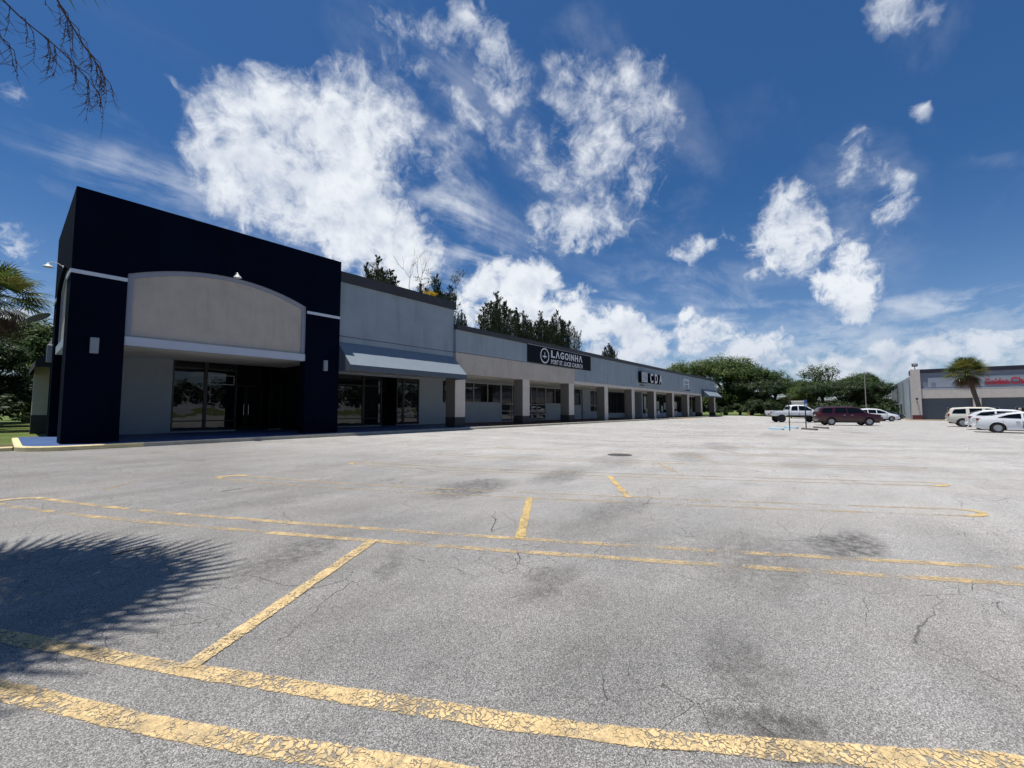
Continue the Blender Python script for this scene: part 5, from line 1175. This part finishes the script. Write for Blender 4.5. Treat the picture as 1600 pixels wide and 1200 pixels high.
def casuarina(name, label, h, w, seed, leaf, plumes=9, per=1500, group=None, z0=0.30):
    rg = random.Random(seed); o = empty(name, (0, 0, 0)); tag(o, label, 'tree', group)
    C = []; U = []; b = MB()
    b.path([(0, 0, -0.2), (0.1, 0, h*0.5), (0, 0.1, h*0.9)], [0.02*h, 0.013*h, 0.003*h], 8)
    for i in range(plumes):
        t = 2*math.pi*i/plumes + rg.random()*0.8; k = 0.0 if i == 0 else (0.35+0.65*rg.random())
        tip = np.array([math.cos(t)*w*0.42*k, math.sin(t)*w*0.42*k, h*(1.0 if i == 0 else 1-0.05*k-0.20*rg.random()*k)])
        base = np.array([tip[0]*0.35, tip[1]*0.35, h*(z0+0.15*rg.random())])
        b.path([tuple(base*np.array([.3, .3, .8])), tuple(base), tuple(base*.4+tip*.6), tuple(tip)], [0.007*h, 0.006*h, 0.004*h, 0.001*h], 5)
        ax = tip-base; L_ = np.linalg.norm(ax); ax = ax/L_
        # twig sprays along the plume, each one a tight drooping tuft
        ns = 46
        for s_ in range(ns):
            tt = (s_+RNG.random())/ns; Rm = w*0.21*(1-tt**3.2)**0.8+0.14
            d = rdir(1)[0]; d -= ax*d.dot(ax); d = d/np.linalg.norm(d)
            c0 = base + ax*L_*tt; e = c0 + d*Rm*(0.5+0.6*RNG.random()) + ax*Rm*(0.3+0.8*RNG.random())
            m_ = per//ns; f = RNG.random((m_, 1))**0.7
            P_ = c0 + (e-c0)*f + RNG.normal(size=(m_, 3))*Rm*0.17
            C.append(P_); U.append(unit((e-c0)[None, :]*0.8/np.linalg.norm(e-c0) + ax*0.5 + 0.5*rdir(m_)))
    C = np.concatenate(C); U = np.concatenate(U); k = len(C); N = np.cross(U, rdir(k))
    leaf_object('crown', C, N, U, 0.34*(0.6+0.8*RNG.random(k)), 0.12*(0.7+0.6*RNG.random(k)), leaf, o)
    b.build('trunk', M['bark'], o, smooth=True)
    return o
def place(o, x, y, rz=0, s=(1, 1, 1), label=None):
    o.location = (x, y, gz(y)-0.05); o.rotation_euler = (0, 0, rz); o.scale = s
    if label: o['label'] = label
    return o
G1 = 'feathery trees behind the shop building'
c1 = casuarina('casuarina_tree', 'x', 22, 9.0, 3, M['leaf_pine'], 15, 1700, G1)
c2 = casuarina('casuarina_tree', 'x', 22, 7.0, 9, M['leaf_pine'], 10, 1700, G1)
c3 = casuarina('casuarina_tree', 'x', 21, 5.0, 14, M['leaf_grey'], 8, 500, G1)
def inst(src, used, x, y, rz, s, label):
    o = src if src not in used else copy_tree(src)
    used.append(src); return place(o, x, y, rz, s, label)
used = []
inst(c1, used, 30.6, 48, 0.4, (0.85, 0.85, 0.985), 'dark feathery tree just right of the navy tower, above the grey parapet')
inst(c1, used, 40.6, 48, 2.2, (0.85, 0.85, 0.985), 'dark feathery tree beside the yellow flowers above the brown parapet cap')
inst(c2, used, 52.5, 55, 0.0, (0.5, 0.5, 0.90), 'small feathery tree top where the tall parapet steps down')
inst(c2, used, 54.6, 52, 1.0, (0.5, 0.5, 0.78), 'lowest feathery tree top, between the parapet step and the tall dark clump')
inst(c1, used, 56.6, 50, 3.1, (0.95, 0.95, 1.045), 'tallest broad feathery tree above the start of the low parapet')
inst(c2, used, 62.6, 50, 2.0, (0.95, 0.95, 0.97), 'feathery tree leaning on the right flank of the tallest one')
inst(c2, used, 67.2, 52, 4.0, (0.8, 0.8, 0.90), 'short feathery tree between the two dark clumps above the parapet')
inst(c1, used, 70.4, 50, 5.1, (0.85, 0.85, 1.0), 'left peak of the dark feathery clump above the church sign')
inst(c1, used, 76.8, 50, 0.9, (0.85, 0.85, 1.06), 'right peak of the dark feathery clump above the church sign')
inst(c3, used, 84.1, 50, 0.0, (1, 1, 1.0), 'sparse grey green feathery tree right of the dark clump above the church sign')
inst(c2, used, 98.0, 48, 3.0, (0.75, 0.75, 0.84), 'small dark feathery tree alone above the parapet, left of the letter sign')
inst(c3, used, 101.5, 49, 2.0, (0.9, 0.9, 0.84), 'sparse grey feathery tree just right of the small dark one above the parapet')
def bare_tree(label, x, y, h, seed, leafy=0):
    rg = random.Random(seed); o = empty('bare_tree', (x, y, 0.3)); tag(o, label, 'tree', 'bare trees behind the tall parapet'); b = MB(); tips = []
    def grow(p, d, l, r, k):
        q = p + d*l; b.path([p, p.lerp(q, .5)+Vector((rg.uniform(-1, 1), rg.uniform(-1, 1), 0))*l*.05, q], [r, r*.8, r*.6], 5)
        if k == 0: tips.append(q); return
        for i in range(3 if k > 1 else 2):
            nd = (d + Vector((rg.uniform(-1, 1), rg.uniform(-1, 1), rg.uniform(-.1, .5)))*0.55).normalized(); grow(q, nd, l*rg.uniform(.6, .85), r*.58, k-1)
    grow(Vector((0, 0, 0)), Vector((0, 0, 1)), h*0.52, 0.13, 1)
    for tp in tips[:]: grow(tp, Vector((0, 0, 1)), h*0.11, 0.05, 4)
    b.build('branches', M['bark'], o)
    if leafy:
        T_ = np.array([tuple(t) for t in tips]); idx = RNG.integers(0, len(T_), leafy); C = T_[idx] + RNG.normal(size=(leafy, 3))*0.22
        N = rdir(leafy); leaf_object('leaves', C, N, rdir(leafy), np.full(leafy, .22), np.full(leafy, .13), M['leaf_dark'], o)
bare_tree('leafless pale tree above the tall parapet', 34.6, 48, 19.6, 4)
bare_tree('thin sparsely leaved tree right of the yellow flowers', 43.4, 48, 18.6, 8, 500)
C = RNG.normal(size=(420, 3))*0.8*np.array([0.6, 0.5, 0.22]); N = rdir(420)
o = leaf_object('flowering_branch', C, N, rdir(420), np.full(420, .2), np.full(420, .14), M['flower']); o.location = (38.7, 47.0, 18.45); tag(o, 'clump of yellow flowers showing above the brown parapet cap', 'flowers')
# broad trees at the far end
G2 = 'broad trees beyond the end of the lot'
b1 = broad_tree('broad_tree', 'x', 13.5, 12.5, 21, M['leaf_yellowgreen'], group=G2, low=0.16)
b2t = broad_tree('broad_tree', 'x', 12, 11, 33, M['leaf_oak'], group=G2, low=0.12)
b3t = broad_tree('broad_tree', 'x', 10, 11, 45, M['leaf_dark'], group=G2, low=0.05)
b4t = broad_tree('broad_tree', 'x', 12, 9, 57, M['leaf_oak'], n=6, leaves=16, puffs=34, group=G2, low=0.30)
used2 = []
LST = [(b1, 108, 32.0, 0.3, 1.02, 'flat topped tree rising behind the far end of the shop building'),
 (b1, 114, 24.6, 1.4, 1.12, 'tallest dome shaped bright green tree just right of the shop building'),
 (b2t, 116, 19.2, 0.0, 1.06, 'rounded tree right of the tallest dome shaped one'),
 (b4t, 119, 14.6, 0.0, 0.96, 'loose crowned tree with sky showing through, above the left part of the pickup truck'),
 (b3t, 112, 21.0, 0.6, 0.85, 'low dark tree in front of the dome shaped one'),
 (b3t, 110, 15.6, 2.6, 0.84, 'low dark tree over the rear of the pickup truck'),
 (b3t, 128, 12.0, 1.2, 0.95, 'dark tree in the dip of the skyline above the pickup truck'),
 (b2t, 122, 8.6, 2.0, 0.74, 'mid green tree above the cab of the pickup truck'),
 (b4t, 130, 5.8, 2.8, 1.12, 'airy crowned tree making the second peak of the skyline'),
 (b2t, 126, 2.5, 4.0, 0.76, 'mid green tree right of the airy crowned one'),
 (b3t, 112, 6.0, 3.6, 0.74, 'low dark tree between the pickup truck and the maroon vehicle'),
 (b1, 113, 8.9, 0.8, 0.52, 'small bright green tree right of the sign posts'),
 (b3t, 112, 1.0, 1.9, 0.80, 'low dark tree above the maroon vehicle'),
 (b2t, 131, -1.6, 3.3, 0.90, 'mid green tree behind the utility pole'),
 (b3t, 117, -3.3, 5.1, 0.80, 'low dark tree above the white minivan'),
 (b3t, 140, -5.2, 0.2, 0.78, 'dark tree left of the far building side wall'),
 (b2t, 150, -3.0, 1.1, 0.78, 'farthest green tree, in the gap beside the far building'),
 (b3t, 139, -1.0, 0.2, 0.74, 'dark tree behind the one by the utility pole')]
for (src, x, y, rz, s, lab) in LST: inst(src, used2, x, y, rz, (s, s, s), lab)
# understory shrubs along the far edge
sh = empty('shrub', (0, 0, 0)); tag(sh, 'x', 'shrub', 'shrubs under the far trees')
C, N = puff_crown([((0, 0, 1.1), (1.9, 1.6, 1.2)), ((1.2, 0.5, 0.8), (1.4, 1.3, 0.9))], 40, 26, 0.26, 0.3); k = len(C)
leaf_object('foliage', C, N, np.cross(N, rdir(k)), 0.3*(0.6+0.8*RNG.random(k)), 0.17*(0.6+0.8*RNG.random(k)), M['leaf_dark'], sh)
MB().path([(0, 0, -0.1), (0.1, 0, 0.6), (0.3, 0.2, 1.3)], [0.08, 0.06, 0.02]).build('stem', M['bark'], sh)
SH = [(106, 29.5), (107, 26.2), (108, 23.3), (107.5, 20.4), (107, 17.4), (107.5, 14.2), (108, 11.2), (107, 8.2), (107.5, 5.0), (107, 2.0), (107, -1.2), (108, -4.4)]
for i, (x, y) in enumerate(SH):
    o = sh if i == 0 else copy_tree(sh); s = 0.9+0.5*random.random(); place(o, x, y, i*1.3, (s, s, s))
    o['label'] = 'dark leafy shrub along the grass under the far trees, ' + ('leftmost', 'second', 'third', 'fourth', 'fifth', 'sixth', 'seventh', 'eighth', 'ninth', 'tenth', 'second last', 'rightmost')[i] + ' of its row'
# trees on the left, beyond the tower side
G3 = 'trees left of the navy tower'
for (src, x, y, rz, s, lab) in [(b2t, 1.6, 66, 0.5, 0.93, 'rounded green tree against the navy tower, left side'), (b2t, -4.0, 60, 1.9, 0.86, 'mid green tree at the left edge behind the palm'), (b3t, -1.2, 52, 2.4, 0.72, 'low dark tree under the dark side awning'), (b3t, -6.5, 48, 0.4, 0.78, 'low dark tree at the left edge below the palm fronds'), (b1, 5.0, 80, 0.4, 0.85, 'bright green tree farthest back at the left')]:
    o = copy_tree(src); place(o, x, y, rz, (s, s, s), lab); o['group'] = G3
for i, (x, y) in enumerate(((-3.2, 43.5), (-0.6, 44.5), (-5.5, 41))):
    o = copy_tree(sh); place(o, x, y, i*2.0, (1, 1, 1)); o['label'] = ('dark shrub at the left edge under the palm', 'dark shrub beside the side awning column', 'dark shrub nearest the left edge of the picture')[i]; o['group'] = G3
# woodland on the other side of the lot, seen in the shop glass
C, N = puff_crown([((x, -74+random.uniform(-4, 4), 4.0), (6.5, 4, 6.0*random.uniform(.7, 1.2))) for x in range(-60, 130, 8)], 60, 14, 0.26, 0.9); k = len(C)
o = leaf_object('distant_woodland', C, N, np.cross(N, rdir(k)), 1.1*(0.6+0.8*RNG.random(k)), 0.8*(0.6+0.8*RNG.random(k)), M['leaf_dark']); tag(o, 'band of dark woodland across the lot, seen mirrored in the shop windows', 'woodland', kind='stuff')

# palms
def fan(b, o, az, el, pet, rad, nseg, mi, rg, droop=0.5, wid=0.055, spread=118):
    f = Vector((math.cos(az)*math.cos(el), math.sin(az)*math.cos(el), math.sin(el))); s = Vector((-math.sin(az), math.cos(az), 0)); up = s.cross(f)*-1
    up = f.cross(s)*-1 if (f.cross(s)).z < 0 else f.cross(s)
    e = Vector(o) + f*pet + Vector((0, 0, -0.10*pet*pet))
    b.path([o, Vector(o)+f*pet*0.5, e], [0.022, 0.016, 0.010], 4, mi)
    f2 = (f + Vector((0, 0, -0.28*pet))).normalized()
    for i in range(nseg):
        ph = R(-spread + 2*spread*i/(nseg-1)); l = rad*(0.72+0.28*math.cos(ph*0.8))*rg.uniform(.9, 1.08)
        d = (f2*math.cos(ph) + s*math.sin(ph) - up*0.22*abs(math.sin(ph))).normalized()
        side = (d.cross(up)).normalized()*wid*rad
        st = e + f2*0.10*math.cos(ph)
        g = Vector((0, 0, -1)); p1 = st + d*l*0.42; p2 = st + d*l*0.75 + g*l*droop*0.10; p3 = st + d*l*0.97 + g*l*droop*(0.30+0.15*rg.random())
        q = [st, p1-side*.5, p1+side*.5, p2-side*.33, p2+side*.33, p3]
        b.add(q, [(0, 1, 2), (1, 3, 4, 2), (3, 5, 4)], mi)
def palm(name, label, h, lean, rad, pet, nleaf, seed, group=None, yellow=0.1, dead=0.22, nseg=26, tr=0.17, elmin=-0.75):
    rg = random.Random(seed); o = empty(name, (0, 0, 0)); tag(o, label, 'palm tree', group)
    top = Vector((lean[0], lean[1], h)); b = MB(); n = 14; pts = []; rs = []
    for i in range(n+1):
        t = i/n; pts.append((lean[0]*t**1.25, lean[1]*t**1.25, h*t - 0.1)); rs.append(tr*(1.25-0.35*min(1, t*4)+0.05*(i % 2)) * (1.25 if t > .9 else 1))
    b.path(pts, rs, 12)
    for i in range(26):
        t = rg.uniform(.82, 1.0); a_ = rg.uniform(0, 6.28); p = Vector((lean[0]*t**1.25, lean[1]*t**1.25, h*t-.1)); d = Vector((math.cos(a_), math.sin(a_), 1.1)); b.obox(p+d*tr*0.9, d*0.13, Vector((-math.sin(a_), math.cos(a_), 0))*0.035, Vector((math.cos(a_), math.sin(a_), -.8))*0.012)
    b.build('trunk', M['palmbark'], o, smooth=True)
    b = MB(); dd = MB()
    for i in range(nleaf):
        az = i*2.39996 + rg.uniform(-.2, .2); t = i/nleaf; el = math.pi/2*0.93 - t*(math.pi/2*0.93-elmin) + rg.uniform(-.12, .12)
        if t > 1-dead: fan(dd, top, az, el-0.25, pet*0.8, rad*0.85, nseg-6, 0, rg, 1.3, 0.05, 75)
        else: fan(b, top, az, el, pet*rg.uniform(.85, 1.1), rad, nseg, 1 if rg.random() < yellow else 0, rg, 0.5)
    b.build('fronds', [M['palm_leaf'], M['palm_yellow']], o, fix=False)
    if dd.v: dd.build('dead_fronds', M['palm_dead'], o, fix=False)
    return o
p = palm('cabbage_palm', 'cabbage palm whose dry flower stalks reach into the top left corner', 7.9, (0.15, 0, 0), 1.35, 1.55, 30, 5, yellow=0.05, dead=0.0, nseg=30, elmin=0.12)
p.location = (-1.95, 6.60, 0)
PX0, PY0 = -1.40, 6.75
st = MB(); rg = random.Random(77)
STALKS = [([(-1.8, 6.6, 7.8), (-1.21, 8.39, 7.25), (-0.55, 7.76, 6.76), (-0.1, 7.39, 6.21), (0.18, 7.2, 5.94), (0.4, 7.09, 5.7), (0.54, 7.06, 5.53)], 0.7, 24), ([(-1.8, 6.6, 7.9), (-0.93, 7.91, 7.51), (0.03, 7.08, 6.54), (0.23, 6.98, 6.25), (0.4, 6.93, 5.94), (0.52, 6.93, 5.79), (0.6, 6.97, 5.67)], 0.65, 20), ([(-1.8, 6.6, 7.7), (-1.13, 7.98, 6.69), (-0.5, 7.25, 6.14), (-0.31, 7.05, 5.8), (-0.14, 6.88, 5.49)], 0.65, 12)]
def stalk(path, hang, n, rmain):
    # smooth the path by Catmull-Rom
    P_ = [Vector(q) for q in path]; out = []
    for i in range(len(P_)-1):
        p0, p1, p2, p3 = P_[max(i-1, 0)], P_[i], P_[i+1], P_[min(i+2, len(P_)-1)]
        for k in range(5):
            t = k/5; out.append(0.5*((2*p1)+(-p0+p2)*t+(2*p0-5*p1+4*p2-p3)*t*t+(-p0+3*p1-3*p2+p3)*t**3))
    out.append(P_[-1]); m = len(out)
    st.path(out, [rmain*(1-0.8*i/m) for i in range(m)], 6)
    for i in range(n):
        t = 0.25+0.75*(i+rg.random())/n; j = min(int(t*(m-1)), m-2); a_ = out[j]; d = (out[j+1]-out[j]).normalized()
        l = hang*rg.uniform(.55, 1.15)*(1.15-0.5*t); sd = Vector((rg.uniform(-1, 1), rg.uniform(-1, 1), rg.uniform(-.4, .3)))
        p1 = a_ + (d*0.55+sd*0.35)*l*0.35; p2 = p1 + (d*0.25+sd*0.15+Vector((0, 0, -.75)))*l*0.4; p3 = p2 + (sd*0.12+Vector((0, 0, -.9)))*l*0.4
        st.path([a_, p1, p2, p3], [rmain*.38, rmain*.32, rmain*.24, rmain*.10], 4)
        for q in range(5):
            f = rg.random(); s0 = p1.lerp(p2, f) if q % 2 else p2.lerp(p3, f); e = s0 + Vector((rg.uniform(-1, 1), rg.uniform(-1, 1), rg.uniform(-1.4, -.2)))*0.09*hang*2
            st.path([s0, s0.lerp(e, .5)+Vector((0, 0, -.006)), e], [rmain*.2, rmain*.17, rmain*.08], 4)
        for q in range(7):
            f = rg.random(); s0 = p1.lerp(p3, f) + Vector((rg.uniform(-1, 1), rg.uniform(-1, 1), 0))*.006; st.obox(s0, (.004, 0, 0), (0, .004, 0), (0, 0, .006))
for (pth, hang, n) in STALKS: stalk(pth, hang, n, 0.014)
so_ = st.build('flower_stalks', M['stalk'], p); so_.location = (1.95, -6.60, 0)
p2_ = palm('cabbage_palm', 'cabbage palm at the left edge beyond the navy tower', 8.1, (-0.3, 0.2, 0), 1.45, 1.55, 58, 12, yellow=0.06, dead=0.3, nseg=26, tr=0.2, elmin=-0.9)
p2_.location = (-0.45, 40.3, 0.3)
p3_ = palm('cabbage_palm', 'leaning cabbage palm with a full round head in front of the far shop building', 5.75, (-0.75, 1.15, 0), 1.15, 1.0, 84, 31, yellow=0.25, dead=0.30, nseg=22, tr=0.22, elmin=-0.9)
p3_.location = (68.0, -11.0, 0)
for q, (x, y) in enumerate(((117, 11.4), (112, -0.4), (109, 9.9))):
    o = copy_tree(p3_); o.location = (x, y, 0); o.scale = (0.8, 0.8, 0.62); o.rotation_euler = (0, 0, q*2.0); o['label'] = ('small palm among the far trees above the pickup truck', 'small palm among the far trees beside the utility pole', 'small palm among the far trees right of the box trailer')[q]; o['group'] = 'small palms among the far trees'
